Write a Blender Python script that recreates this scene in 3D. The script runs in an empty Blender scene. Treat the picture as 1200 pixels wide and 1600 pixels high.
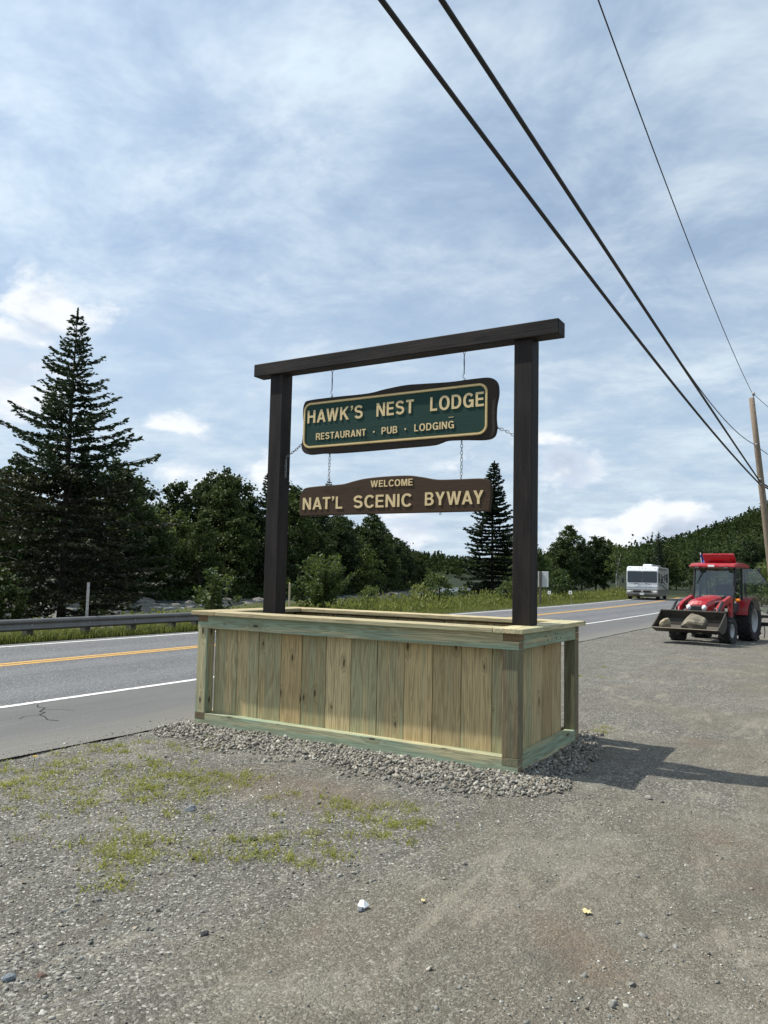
import bpy, bmesh, math, random
import numpy as np
from mathutils import Vector, Matrix, noise as mnoise

# ------------------------------------------------------------------ camera, sky, sun, exposure
# World axes: +X runs along the road away from the camera, +Y across the road to the river, Z up.
SC = bpy.context.scene
COL = SC.collection
rad = math.radians

cam_data = bpy.data.cameras.new("camera")
cam = bpy.data.objects.new("camera", cam_data)
COL.objects.link(cam)
cam_data.sensor_fit = 'VERTICAL'
cam_data.sensor_height = 36.0
cam_data.lens = 36.0 * 1225.5 / 1600.0
cam_data.clip_start = 0.05
cam_data.clip_end = 9000.0
cam.matrix_world = (Matrix.Translation((-5.7654, -2.2385, 1.5)) @ Matrix.Rotation(rad(31.0625 - 90), 4, 'Z')
                    @ Matrix.Rotation(rad(90) + 0.08019, 4, 'X') @ Matrix.Rotation(0.02165, 4, 'Z'))
SC.camera = cam

SUN_DIR = Vector((-0.20, 0.77, 1.108)).normalized()       # towards the sun
SUN_EL = math.asin(SUN_DIR.z)
SUN_AZ = math.atan2(SUN_DIR.x, SUN_DIR.y)                 # clockwise from +Y

SKY_STRENGTH = 0.115

world = bpy.data.worlds.new("World")
SC.world = world
world.use_nodes = True
world.cycles.sampling_method = 'MANUAL'
world.cycles.sample_map_resolution = 256
wt = world.node_tree
for n in list(wt.nodes):
    wt.nodes.remove(n)


class NT:
    """small node-tree writer"""
    def __init__(self, tree):
        self.t = tree

    def n(self, kind, **props):
        nd = self.t.nodes.new(kind)
        ins = props.pop('ins', {})
        for k, v in props.items():
            setattr(nd, k, v)
        for k, v in ins.items():
            self.put(nd, k, v)
        return nd

    def put(self, nd, k, v):
        sock = nd.inputs[k]
        if isinstance(v, bpy.types.NodeSocket):
            self.t.links.new(v, sock)
        else:
            sock.default_value = v

    def math(self, op, a, b=0.0, c=None, clamp=False):
        nd = self.n('ShaderNodeMath', operation=op, use_clamp=clamp)
        self.put(nd, 0, a)
        self.put(nd, 1, b)
        if c is not None:
            self.put(nd, 2, c)
        return nd.outputs[0]

    def vmath(self, op, a, b=(0, 0, 0), scale=None):
        nd = self.n('ShaderNodeVectorMath', operation=op)
        self.put(nd, 0, a)
        if op not in ('NORMALIZE', 'LENGTH', 'SCALE'):
            self.put(nd, 1, b)
        if scale is not None:
            self.put(nd, 3, scale)
        return nd.outputs['Value' if op in ('LENGTH', 'DOT_PRODUCT', 'DISTANCE') else 'Vector']

    def noise(self, vec, scale, detail=2.0, rough=0.5, dist=0.0, out=0):
        nd = self.n('ShaderNodeTexNoise', ins={'Scale': scale, 'Detail': detail, 'Roughness': rough, 'Distortion': dist})
        self.put(nd, 'Vector', vec)
        return nd.outputs[out]

    def ramp(self, fac, stops, interp='LINEAR'):
        nd = self.n('ShaderNodeValToRGB')
        r = nd.color_ramp
        r.interpolation = interp
        while len(r.elements) < len(stops):
            r.elements.new(0.5)
        for e, (p, c) in zip(r.elements, stops):
            e.position = p
            e.color = (c[0], c[1], c[2], 1.0) if not isinstance(c, (int, float)) else (c, c, c, 1.0)
        self.put(nd, 'Fac', fac)
        return nd.outputs['Color']

    def step(self, v, lo, hi):
        nd = self.n('ShaderNodeMapRange', interpolation_type='SMOOTHSTEP')
        self.put(nd, 'Value', v)
        self.put(nd, 'From Min', lo)
        self.put(nd, 'From Max', hi)
        return nd.outputs[0]

    def mix(self, fac, a, b, blend='MIX'):
        nd = self.n('ShaderNodeMix', data_type='RGBA', blend_type=blend)
        self.put(nd, 0, fac)
        for i, v in ((6, a), (7, b)):
            if not isinstance(v, bpy.types.NodeSocket):
                v = (v[0], v[1], v[2], 1.0)
            self.put(nd, i, v)
        return nd.outputs[2]

    def mapping(self, vec, scale=(1, 1, 1), loc=(0, 0, 0), rot=(0, 0, 0)):
        nd = self.n('ShaderNodeMapping', ins={'Scale': scale, 'Location': loc, 'Rotation': rot})
        self.put(nd, 'Vector', vec)
        return nd.outputs[0]


def build_sky():
    w = NT(wt)
    sky = w.n('ShaderNodeTexSky', sky_type='NISHITA', sun_disc=False)
    sky.sun_elevation = SUN_EL
    sky.sun_rotation = SUN_AZ
    sky.altitude = 200.0
    sky.air_density = 1.0
    sky.dust_density = 1.2
    sky.ozone_density = 1.6
    d = w.n('ShaderNodeTexCoord').outputs['Generated']
    sep = w.n('ShaderNodeSeparateXYZ')
    w.put(sep, 0, d)
    x, y, z = sep.outputs
    zc = w.math('MAXIMUM', z, 0.0)
    # high thin cloud sheet: directions laid on a flat deck overhead
    deck = w.math('ADD', zc, 0.16)
    cx = w.math('DIVIDE', x, deck)
    cy = w.math('DIVIDE', y, deck)
    comb = w.n('ShaderNodeCombineXYZ')
    w.put(comb, 0, cx)
    w.put(comb, 1, cy)
    p = comb.outputs[0]
    ps = w.mapping(p, scale=(1.0, 0.85, 1), rot=(0, 0, 0.6))
    big = w.noise(ps, 1.0, 2, 0.55, 0.2)
    mid = w.noise(ps, 3.2, 5, 0.66, 0.25)
    veil = w.math('ADD', w.math('MULTIPLY', big, 0.62), w.math('MULTIPLY', mid, 0.50))
    veil = w.step(veil, 0.28, 0.82)
    veil = w.math('MULTIPLY', veil, 0.72)
    low = w.step(z, 0.55, 0.02)                        # the sheet thickens towards the horizon
    veil = w.math('MAXIMUM', veil, w.math('MULTIPLY', low, 0.62))
    veil = w.math('MINIMUM', w.math('ADD', veil, 0.33), 1.0)
    vcol = w.mix(w.step(mid, .3, .72), (3.9, 5.0, 6.25), (5.7, 6.6, 7.35))
    glow = w.math('MAXIMUM', w.vmath('DOT_PRODUCT', d, tuple(SUN_DIR)), 0.0)      # thin cloud shines brighter towards the sun
    vcol = w.vmath('SCALE', vcol, scale=w.math('MULTIPLY_ADD', w.math('POWER', glow, 3.0), 0.45, 0.94))
    c = w.mix(veil, sky.outputs[0], vcol)
    # heaped cumulus low in the sky, denser near the horizon, all the way round
    el = w.math('ARCSINE', z)
    az = w.math('ARCTAN2', y, x)
    cq = w.n('ShaderNodeCombineXYZ')
    w.put(cq, 0, w.math('MULTIPLY', az, 1.0))
    w.put(cq, 1, w.math('MULTIPLY', el, 1.75))
    q = cq.outputs[0]
    warp = w.noise(q, 9.0, 1, 0.5, 0.0, out=1)
    q2 = w.vmath('ADD', q, w.vmath('SCALE', w.vmath('SUBTRACT', warp, (0.5, 0.5, 0.5)), scale=0.07))
    n1 = w.noise(q2, 5.2, 6, 0.60, 0.0)
    n2 = w.noise(w.vmath('ADD', q2, (0.03, 0.05, 0)), 5.2, 4, 0.60, 0.0)
    amt = w.math('MULTIPLY', w.step(z, 0.36, 0.03), 0.10)
    # banks of heaped cloud seen in the photograph (azimuth, elevation, width, height)
    extra = None
    for a0, e0, wa, he, k in ((57.0, 14.0, 4.5, 4.5, .25), (54.5, 19.0, 4.0, 2.6, .17), (43.4, 7.4, 4.5, 2.6, .21),
                              (17.3, 8.0, 3.2, 2.2, .28), (11.5, 3.2, 8.0, 2.2, .27), (29.0, 3.6, 3.6, 2.0, .21),
                              (53.0, 28.6, 2.4, 1.0, .15), (16.5, 23.0, 3.0, 1.2, .08), (46.5, 10.4, 2.0, 0.8, .12)):
        u_ = w.math('DIVIDE', w.math('SUBTRACT', az, rad(a0)), rad(wa))
        v_ = w.math('DIVIDE', w.math('SUBTRACT', el, rad(e0)), rad(he))
        g = w.math('EXPONENT', w.math('MULTIPLY', w.math('ADD', w.math('MULTIPLY', u_, u_), w.math('MULTIPLY', v_, v_)), -1.0))
        g = w.math('MULTIPLY', g, k)
        extra = g if extra is None else w.math('ADD', extra, g)
    dens = w.math('ADD', w.math('ADD', n1, amt), extra)
    mask = w.step(dens, 0.655, 0.79)
    mask = w.math('MULTIPLY', mask, w.step(z, -0.01, 0.02))
    lit = w.math('SUBTRACT', n1, n2)
    lit = w.step(lit, -0.10, 0.11)
    thick = w.step(dens, 0.70, 0.94)
    shade = w.mix(thick, (5.2, 5.9, 6.9), (3.6, 4.2, 5.2))
    ccol = w.mix(lit, shade, (7.7, 7.9, 8.1))
    c = w.mix(w.math('MULTIPLY', mask, 0.88), c, ccol)
    bg = w.n('ShaderNodeBackground', ins={'Strength': SKY_STRENGTH})
    w.put(bg, 'Color', c)
    out = w.n('ShaderNodeOutputWorld')
    wt.links.new(bg.outputs[0], out.inputs[0])


build_sky()

sun_data = bpy.data.lights.new("sun", 'SUN')
sun_data.energy = 4.8
sun_data.angle = rad(0.6)
sun_data.color = (1.0, 0.965, 0.88)
sun = bpy.data.objects.new("sun", sun_data)
COL.objects.link(sun)
sun.rotation_euler = (-SUN_DIR).to_track_quat('-Z', 'Y').to_euler()
sun.location = (0, 0, 40)

SC.view_settings.view_transform = 'Standard'
SC.view_settings.look = 'None'
SC.view_settings.exposure = 0.22
SC.view_settings.gamma = 1.0
SC.view_settings.use_curve_mapping = False
SC.cycles.max_bounces = 5
SC.cycles.diffuse_bounces = 2
SC.cycles.transparent_max_bounces = 8

rng = np.random.default_rng(7)
random.seed(7)

# ------------------------------------------------------------------ helpers


def rot_z(a):
    return Matrix.Rotation(a, 4, 'Z')


class MB:
    """collects faces for one mesh"""
    def __init__(self):
        self.v, self.f = [], []

    def add(self, vs, fs, M=None):
        b = len(self.v)
        for p in vs:
            p = Vector(p)
            self.v.append(tuple(M @ p) if M is not None else tuple(p))
        self.f += [tuple(b + i for i in q) for q in fs]
        return self

    def box(self, c, s, M=None):
        x, y, z = (a / 2 for a in s)
        vs = [(c[0] + i * x, c[1] + j * y, c[2] + k * z) for i in (-1, 1) for j in (-1, 1) for k in (-1, 1)]
        fs = [(0, 1, 3, 2), (4, 6, 7, 5), (0, 4, 5, 1), (2, 3, 7, 6), (0, 2, 6, 4), (1, 5, 7, 3)]
        return self.add(vs, fs, M)

    def cbox(self, c, s, b, M=None):
        """box with bevelled edges"""
        bm = bmesh.new()
        bmesh.ops.create_cube(bm, size=1.0)
        for v in bm.verts:
            v.co = Vector((v.co.x * s[0], v.co.y * s[1], v.co.z * s[2]))
        bmesh.ops.bevel(bm, geom=bm.edges[:], offset=b, segments=1, affect='EDGES', profile=0.5)
        bm.verts.index_update()
        vs = [v.co + Vector(c) for v in bm.verts]
        fs = [[v.index for v in f.verts] for f in bm.faces]
        bm.free()
        return self.add(vs, fs, M)

    def tube(self, pts, radii, n=8, cap=True, M=None):
        pts = [Vector(p) for p in pts]
        if isinstance(radii, (int, float)):
            radii = [radii] * len(pts)
        vs, fs = [], []
        ref = None
        for i, p in enumerate(pts):
            a = pts[max(i - 1, 0)]
            c = pts[min(i + 1, len(pts) - 1)]
            t = (c - a).normalized()
            if ref is None:
                ref = Vector((0, 0, 1)) if abs(t.z) < 0.9 else Vector((1, 0, 0))
            u = t.cross(ref).normalized()
            ref = u.cross(t).normalized()
            for k in range(n):
                ang = 2 * math.pi * k / n
                vs.append(p + (u * math.cos(ang) + ref * math.sin(ang)) * radii[i])
        for i in range(len(pts) - 1):
            for k in range(n):
                a, b = i * n + k, i * n + (k + 1) % n
                fs.append((a, b, b + n, a + n))
        if cap:
            fs.append(tuple(range(n - 1, -1, -1)))
            fs.append(tuple((len(pts) - 1) * n + k for k in range(n)))
        return self.add(vs, fs, M)

    def lathe(self, prof, n=24, axis='Y', M=None, closed=False):
        """prof: list of (radius, along)"""
        vs, fs = [], []
        for r, a in prof:
            for k in range(n):
                t = 2 * math.pi * k / n
                c, s = r * math.cos(t), r * math.sin(t)
                vs.append({'Y': (c, a, s), 'X': (a, c, s), 'Z': (c, s, a)}[axis])
        m = len(prof)
        for i in range(m if closed else m - 1):
            j = (i + 1) % m
            for k in range(n):
                k2 = (k + 1) % n
                fs.append((i * n + k, i * n + k2, j * n + k2, j * n + k))
        return self.add(vs, fs, M)

    def prism(self, poly, lo, hi, axis='Y', M=None):
        """extrude a 2-D outline; axis X: (y,z), Y: (x,z), Z: (x,y)"""
        def p3(a, b, h):
            return {'X': (h, a, b), 'Y': (a, h, b), 'Z': (a, b, h)}[axis]
        n = len(poly)
        vs = [p3(a, b, lo) for a, b in poly] + [p3(a, b, hi) for a, b in poly]
        fs = [tuple(range(n)), tuple(range(2 * n - 1, n - 1, -1))]
        fs += [(i, (i + 1) % n, n + (i + 1) % n, n + i) for i in range(n)]
        return self.add(vs, fs, M)

    def ring(self, outer, inner, lo, hi, axis='X'):
        def p3(a, b, h):
            return {'X': (h, a, b), 'Y': (a, h, b), 'Z': (a, b, h)}[axis]
        n = len(outer)
        vs = [p3(a, b, lo) for a, b in outer] + [p3(a, b, lo) for a, b in inner] + \
             [p3(a, b, hi) for a, b in outer] + [p3(a, b, hi) for a, b in inner]
        fs = []
        for i in range(n):
            j = (i + 1) % n
            fs += [(i, j, n + j, n + i), (2 * n + i, 3 * n + i, 3 * n + j, 2 * n + j),
                   (i, 2 * n + i, 2 * n + j, j), (n + i, n + j, 3 * n + j, 3 * n + i)]
        return self.add(vs, fs)

    def mesh(self, name, smooth=False, fix=True):
        me = bpy.data.meshes.new(name)
        me.from_pydata([tuple(v) for v in self.v], [], self.f)
        if fix:
            bm = bmesh.new()
            bm.from_mesh(me)
            bmesh.ops.recalc_face_normals(bm, faces=bm.faces)
            bm.to_mesh(me)
            bm.free()
        if smooth:
            me.polygons.foreach_set('use_smooth', [True] * len(me.polygons))
        me.update()
        return me


def link(o, parent=None):
    COL.objects.link(o)
    if parent is not None:
        o.parent = parent
    return o


def tag(o, label=None, cat=None, group=None, kind=None):
    if label:
        o['label'] = label
    if cat:
        o['category'] = cat
    if group:
        o['group'] = group
    if kind:
        o['kind'] = kind
    return o


def thing(name, label, cat, loc=(0, 0, 0), rz=0.0, group=None):
    o = link(bpy.data.objects.new(name, None))
    o.empty_display_size = 0.2
    o.location = loc
    o.rotation_euler = (0, 0, rz)
    return tag(o, label, cat, group)


def part(name, mb, mat, parent=None, loc=(0, 0, 0), smooth=False, rot=None, label=None):
    me = mb.mesh(name, smooth) if isinstance(mb, MB) else mb
    if mat is not None and not me.materials:
        me.materials.append(mat)
    o = link(bpy.data.objects.new(name, me), parent)
    o.location = loc
    if rot is not None:
        o.rotation_euler = rot
    if label:
        o['label'] = label
    if smooth == 'auto':
        pass
    return o


def copy_tree(o, parent=None):
    c = o.copy()
    COL.objects.link(c)
    c.parent = parent
    for ch in o.children:
        copy_tree(ch, c)
    return c


def np_mesh(name, verts, faces, mat, smooth=False):
    """verts (N,3); faces (M,k) with one k"""
    me = bpy.data.meshes.new(name)
    verts = np.ascontiguousarray(verts, np.float32)
    faces = np.ascontiguousarray(faces, np.int32)
    m, k = faces.shape
    me.vertices.add(len(verts))
    me.vertices.foreach_set('co', verts.ravel())
    me.loops.add(m * k)
    me.loops.foreach_set('vertex_index', faces.ravel())
    me.polygons.add(m)
    me.polygons.foreach_set('loop_start', np.arange(0, m * k, k, dtype=np.int32))
    me.polygons.foreach_set('loop_total', np.full(m, k, np.int32))
    if smooth:
        me.polygons.foreach_set('use_smooth', np.ones(m, bool))
    me.materials.append(mat)
    me.update(calc_edges=True)
    return me


def quads_mesh(name, Q, mat):
    n = len(Q)
    return np_mesh(name, Q.reshape(-1, 3), np.arange(n * 4).reshape(n, 4), mat)


def unit(a):
    return a / np.maximum(np.linalg.norm(a, axis=-1, keepdims=True), 1e-9)


def leaf_quads(c, size, aspect=0.55, r=rng, axis=None, flat=0.0):
    """kite-shaped leaves at centres c, random facing; axis: preferred long direction"""
    n = len(c)
    u = r.normal(size=(n, 3))
    if axis is not None:
        u = unit(u) * 0.55 + unit(axis)
    u = unit(u)
    w_ = r.normal(size=(n, 3))
    if flat:
        w_ = w_ * (1 - flat) + np.array([0, 0, 1.0]) * flat * 2
    v = unit(np.cross(u, w_))
    s = (size if np.ndim(size) else np.full(n, size))[:, None]
    return np.stack([c - u * s * .5, c + v * s * aspect * .5 + u * s * .06, c + u * s * .5, c - v * s * aspect * .5 + u * s * .06], 1)


def road_shift(x):
    """the road bends gently to the river side beyond x = 20"""
    t = np.maximum(np.asarray(x, float) - 20.0, 0.0)
    return 0.0011 * t * t


# ------------------------------------------------------------------ materials


def material(name):
    m = bpy.data.materials.new(name)
    m.use_nodes = True
    t = m.node_tree
    for n in list(t.nodes):
        t.nodes.remove(n)
    k = NT(t)
    out = k.n('ShaderNodeOutputMaterial')
    bs = k.n('ShaderNodeBsdfPrincipled')
    t.links.new(bs.outputs[0], out.inputs[0])
    return m, k, bs, out


def plain(name, col, rough=0.6, metal=0.0, var=0.12, scale=6.0, bump=0.0, coat=0.0, spec=0.5):
    m, k, bs, out = material(name)
    tc = k.n('ShaderNodeTexCoord').outputs['Object']
    n = k.noise(tc, scale, 5, 0.6)
    c = k.mix(n, [max(a * (1 - 1.6 * var), 0) for a in col], [min(a * (1 + 1.2 * var), 1) for a in col])
    k.put(bs, 'Base Color', c)
    k.put(bs, 'Roughness', k.math('ADD', k.math('MULTIPLY', n, 0.16), rough - 0.08))
    k.put(bs, 'Metallic', metal)
    k.put(bs, 'Coat Weight', coat)
    k.put(bs, 'Specular IOR Level', spec)
    if bump:
        b = k.n('ShaderNodeBump', ins={'Strength': bump, 'Distance': 0.02})
        k.put(b, 'Height', k.noise(tc, scale * 8, 4, 0.6))
        k.put(bs, 'Normal', b.outputs[0])
    return m


def wood_mat(name, axis, tan, warm, green, stain=0.5, dark=0.85, rough=0.78, greenamt=0.5):
    """sawn board; grain runs along the given local axis"""
    m, k, bs, out = material(name)
    tc = k.n('ShaderNodeTexCoord').outputs['Object']
    rnd = k.n('ShaderNodeObjectInfo').outputs['Random']
    off = k.n('ShaderNodeCombineXYZ')
    for i, f in enumerate((37.0, 91.0, 53.0)):
        k.put(off, i, k.math('MULTIPLY', rnd, f))
    p = k.vmath('ADD', tc, off.outputs[0])

    def st(across, along):
        s = [across] * 3
        s[axis] = along
        return tuple(s)
    warp = k.noise(k.mapping(p, st(5, 1.6)), 1.0, 2, 0.5)
    # knots: sparse cells, stretched along the grain
    psep = k.n('ShaderNodeSeparateXYZ')
    k.put(psep, 0, p)
    oth = [i for i in range(3) if i != axis]
    kc = k.n('ShaderNodeCombineXYZ')
    k.put(kc, 0, k.math('MULTIPLY', k.math('ADD', psep.outputs[oth[0]], psep.outputs[oth[1]]), 9.0))
    k.put(kc, 1, k.math('MULTIPLY', psep.outputs[axis], 3.2))
    kp = kc.outputs[0]
    vo = k.n('ShaderNodeTexVoronoi', voronoi_dimensions='2D', feature='F1', ins={'Scale': 1.0, 'Randomness': 1.0})
    k.put(vo, 'Vector', k.vmath('ADD', kp, k.vmath('SCALE', k.noise(kp, 4.0, 2, .5, 0, 1), scale=.12)))
    vsep = k.n('ShaderNodeSeparateColor')
    k.put(vsep, 0, vo.outputs['Color'])
    keep = k.math('GREATER_THAN', vsep.outputs[0], 0.84)
    kd = vo.outputs['Distance']
    ksz = k.math('MULTIPLY_ADD', vsep.outputs[1], 1.1, 0.35)
    kd = k.math('DIVIDE', kd, ksz)
    knot = k.math('MULTIPLY', k.step(kd, 0.13, 0.05), keep)
    halo = k.math('MULTIPLY', k.step(kd, 0.42, 0.08), keep)
    # growth bands bend round the knots
    g0 = k.noise(k.mapping(p, st(26, 0.9)), 1.0, 3, 0.55, 0.4)
    band = k.math('SINE', k.math('ADD', k.math('MULTIPLY', g0, 46.0), k.math('ADD', k.math('MULTIPLY', warp, 9.0), k.math('MULTIPLY', halo, 10.0))))
    band = k.math('MULTIPLY_ADD', band, 0.5, 0.5)
    fine = k.noise(k.mapping(p, st(190, 5)), 1.0, 3, 0.6)
    blot = k.noise(k.mapping(p, st(13.0, 0.7)), 1.0, 2, 0.6, 0.3)
    pith = k.step(k.noise(k.mapping(k.vmath('ADD', p, (3, 9, 7)), st(24.0, 1.1)), 1.0, 3, 0.6, 0.5), 0.62, 0.74)
    blot2 = k.noise(k.mapping(k.vmath('ADD', p, (11, 5, 3)), st(9.0, 1.5)), 1.0, 4, 0.65, 0.3)
    r2 = k.math('FRACT', k.math('MULTIPLY', rnd, 7.31))
    c = k.mix(rnd, tan, warm)
    r3 = k.math('FRACT', k.math('MULTIPLY', rnd, 23.7))
    c = k.vmath('SCALE', c, scale=k.math('MULTIPLY_ADD', r3, 0.36, 0.82))
    gm = k.math('MULTIPLY', k.step(k.math('ADD', blot, k.math('MULTIPLY', k.math('SUBTRACT', r2, 0.5), 0.35)), 0.46, 0.66), greenamt)
    c = k.mix(gm, c, green)
    c = k.mix(k.math('MULTIPLY', k.step(band, .25, .95), 0.55), c, [a * 0.46 for a in warm])
    c = k.mix(k.math('MULTIPLY', k.step(fine, 0.5, 0.8), 0.28), c, [a * 0.45 for a in warm])
    c = k.mix(k.math('MULTIPLY', k.step(blot2, 0.58, 0.80), stain), c, (0.105, 0.085, 0.055))
    c = k.mix(k.math('MULTIPLY', pith, 0.55), c, [a * 0.42 for a in warm])
    c = k.mix(k.math('MULTIPLY', halo, 0.42), c, [a * 0.45 for a in warm])
    c = k.mix(k.math('MULTIPLY', knot, dark), c, (0.045, 0.03, 0.018))
    k.put(bs, 'Base Color', c)
    k.put(bs, 'Roughness', rough)
    k.put(bs, 'Specular IOR Level', 0.25)
    b = k.n('ShaderNodeBump', ins={'Strength': 0.35, 'Distance': 0.004})
    k.put(b, 'Height', k.math('ADD', k.math('MULTIPLY', fine, 0.7), k.math('MULTIPLY', band, 0.3)))
    k.put(bs, 'Normal', b.outputs[0])
    return m


TAN, WARM, GREEN = (0.58, 0.465, 0.255), (0.46, 0.335, 0.165), (0.285, 0.36, 0.225)
WOOD = [wood_mat("treated_pine_" + "xyz"[a], a, TAN, WARM, GREEN) for a in range(3)]
WOOD_G = [wood_mat("treated_pine_green_" + "xyz"[a], a, (0.48, 0.44, 0.27), (0.44, 0.38, 0.22), (0.285, 0.385, 0.275), greenamt=0.9) for a in range(3)]
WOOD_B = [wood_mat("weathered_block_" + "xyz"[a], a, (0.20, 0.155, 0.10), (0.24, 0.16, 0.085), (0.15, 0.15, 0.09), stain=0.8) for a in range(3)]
WOOD_W = [wood_mat("mouldy_pine_" + "xyz"[a], a, (0.27, 0.225, 0.14), (0.20, 0.15, 0.09), (0.17, 0.21, 0.13), stain=1.0) for a in range(3)]


def stained_mat(name, axis):
    m, k, bs, out = material(name)
    tc = k.n('ShaderNodeTexCoord').outputs['Object']
    rnd = k.n('ShaderNodeObjectInfo').outputs['Random']
    p = k.vmath('ADD', tc, k.vmath('SCALE', (17, 31, 23), scale=rnd))

    def st(a, b):
        s = [a] * 3
        s[axis] = b
        return tuple(s)
    fine = k.noise(k.mapping(p, st(90, 3)), 1.0, 4, 0.6)
    blot = k.noise(k.mapping(p, st(6, 1.2)), 1.0, 4, 0.6)
    vo = k.n('ShaderNodeTexVoronoi', ins={'Scale': 1.0})
    k.put(vo, 'Vector', k.mapping(p, st(6.5, 1.9)))
    sp = k.n('ShaderNodeSeparateColor')
    k.put(sp, 0, vo.outputs['Color'])
    knot = k.math('MULTIPLY', k.step(vo.outputs['Distance'], 0.20, 0.07), k.math('GREATER_THAN', sp.outputs[0], 0.76))
    c = k.mix(k.step(blot, .25, .75), (0.007, 0.0058, 0.0055), (0.034, 0.027, 0.024))
    c = k.mix(k.math('MULTIPLY', k.step(fine, 0.45, 0.75), 0.6), c, (0.009, 0.007, 0.0065))
    c = k.mix(k.math('MULTIPLY', knot, 0.8), c, (0.006, 0.005, 0.005))
    k.put(bs, 'Base Color', c)
    k.put(bs, 'Roughness', 0.66)
    k.put(bs, 'Specular IOR Level', 0.22)
    b = k.n('ShaderNodeBump', ins={'Strength': 0.5, 'Distance': 0.004})
    k.put(b, 'Height', fine)
    k.put(bs, 'Normal', b.outputs[0])
    return m


STAIN = [stained_mat("black_stained_timber_" + "xyz"[a], a) for a in range(3)]


def sign_mat(name, base, light, dark, streak=0.6, scale=1.0, rough=0.68):
    m, k, bs, out = material(name)
    tc = k.n('ShaderNodeTexCoord').outputs['Object']
    fine = k.noise(k.mapping(tc, (60, 2.2, 42)), scale, 4, 0.65)
    blot = k.noise(k.mapping(tc, (6, 2.5, 7)), scale, 5, 0.65, 0.5)
    scuff = k.noise(k.mapping(tc, (30, 9, 40)), scale, 5, 0.7)
    c = k.mix(fine, base, light)
    c = k.mix(k.math('MULTIPLY', k.step(blot, 0.56, 0.72), streak), c, dark)
    c = k.mix(k.math('MULTIPLY', k.step(scuff, 0.68, 0.80), 0.35), c, [min(a * 2.2 + 0.02, 1) for a in light])
    k.put(bs, 'Base Color', c)
    k.put(bs, 'Roughness', rough)
    k.put(bs, 'Specular IOR Level', 0.2)
    b = k.n('ShaderNodeBump', ins={'Strength': 0.35, 'Distance': 0.003})
    k.put(b, 'Height', fine)
    k.put(bs, 'Normal', b.outputs[0])
    return m


M_SIGN_GREEN = sign_mat("green_sign_paint", (0.010, 0.036, 0.029), (0.022, 0.060, 0.047), (0.005, 0.016, 0.013))
M_SIGN_DARK = sign_mat("dark_brown_board", (0.026, 0.020, 0.016), (0.048, 0.037, 0.029), (0.014, 0.011, 0.009))
M_SIGN_BROWN = sign_mat("brown_sign_paint", (0.046, 0.029, 0.017), (0.072, 0.046, 0.027), (0.027, 0.018, 0.011))
M_CREAM = sign_mat("cream_letter_paint", (0.66, 0.49, 0.24), (0.78, 0.63, 0.38), (0.46, 0.31, 0.11), streak=0.35)
M_GOLD = sign_mat("gold_border_paint", (0.52, 0.36, 0.12), (0.64, 0.49, 0.22), (0.34, 0.22, 0.07), streak=0.4)
M_STEEL = plain("galvanised_steel", (0.42, 0.43, 0.44), 0.45, 0.7, 0.15, 20)
M_CHAIN = plain("zinc_chain", (0.32, 0.33, 0.34), 0.42, 0.85, 0.2, 30)


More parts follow.
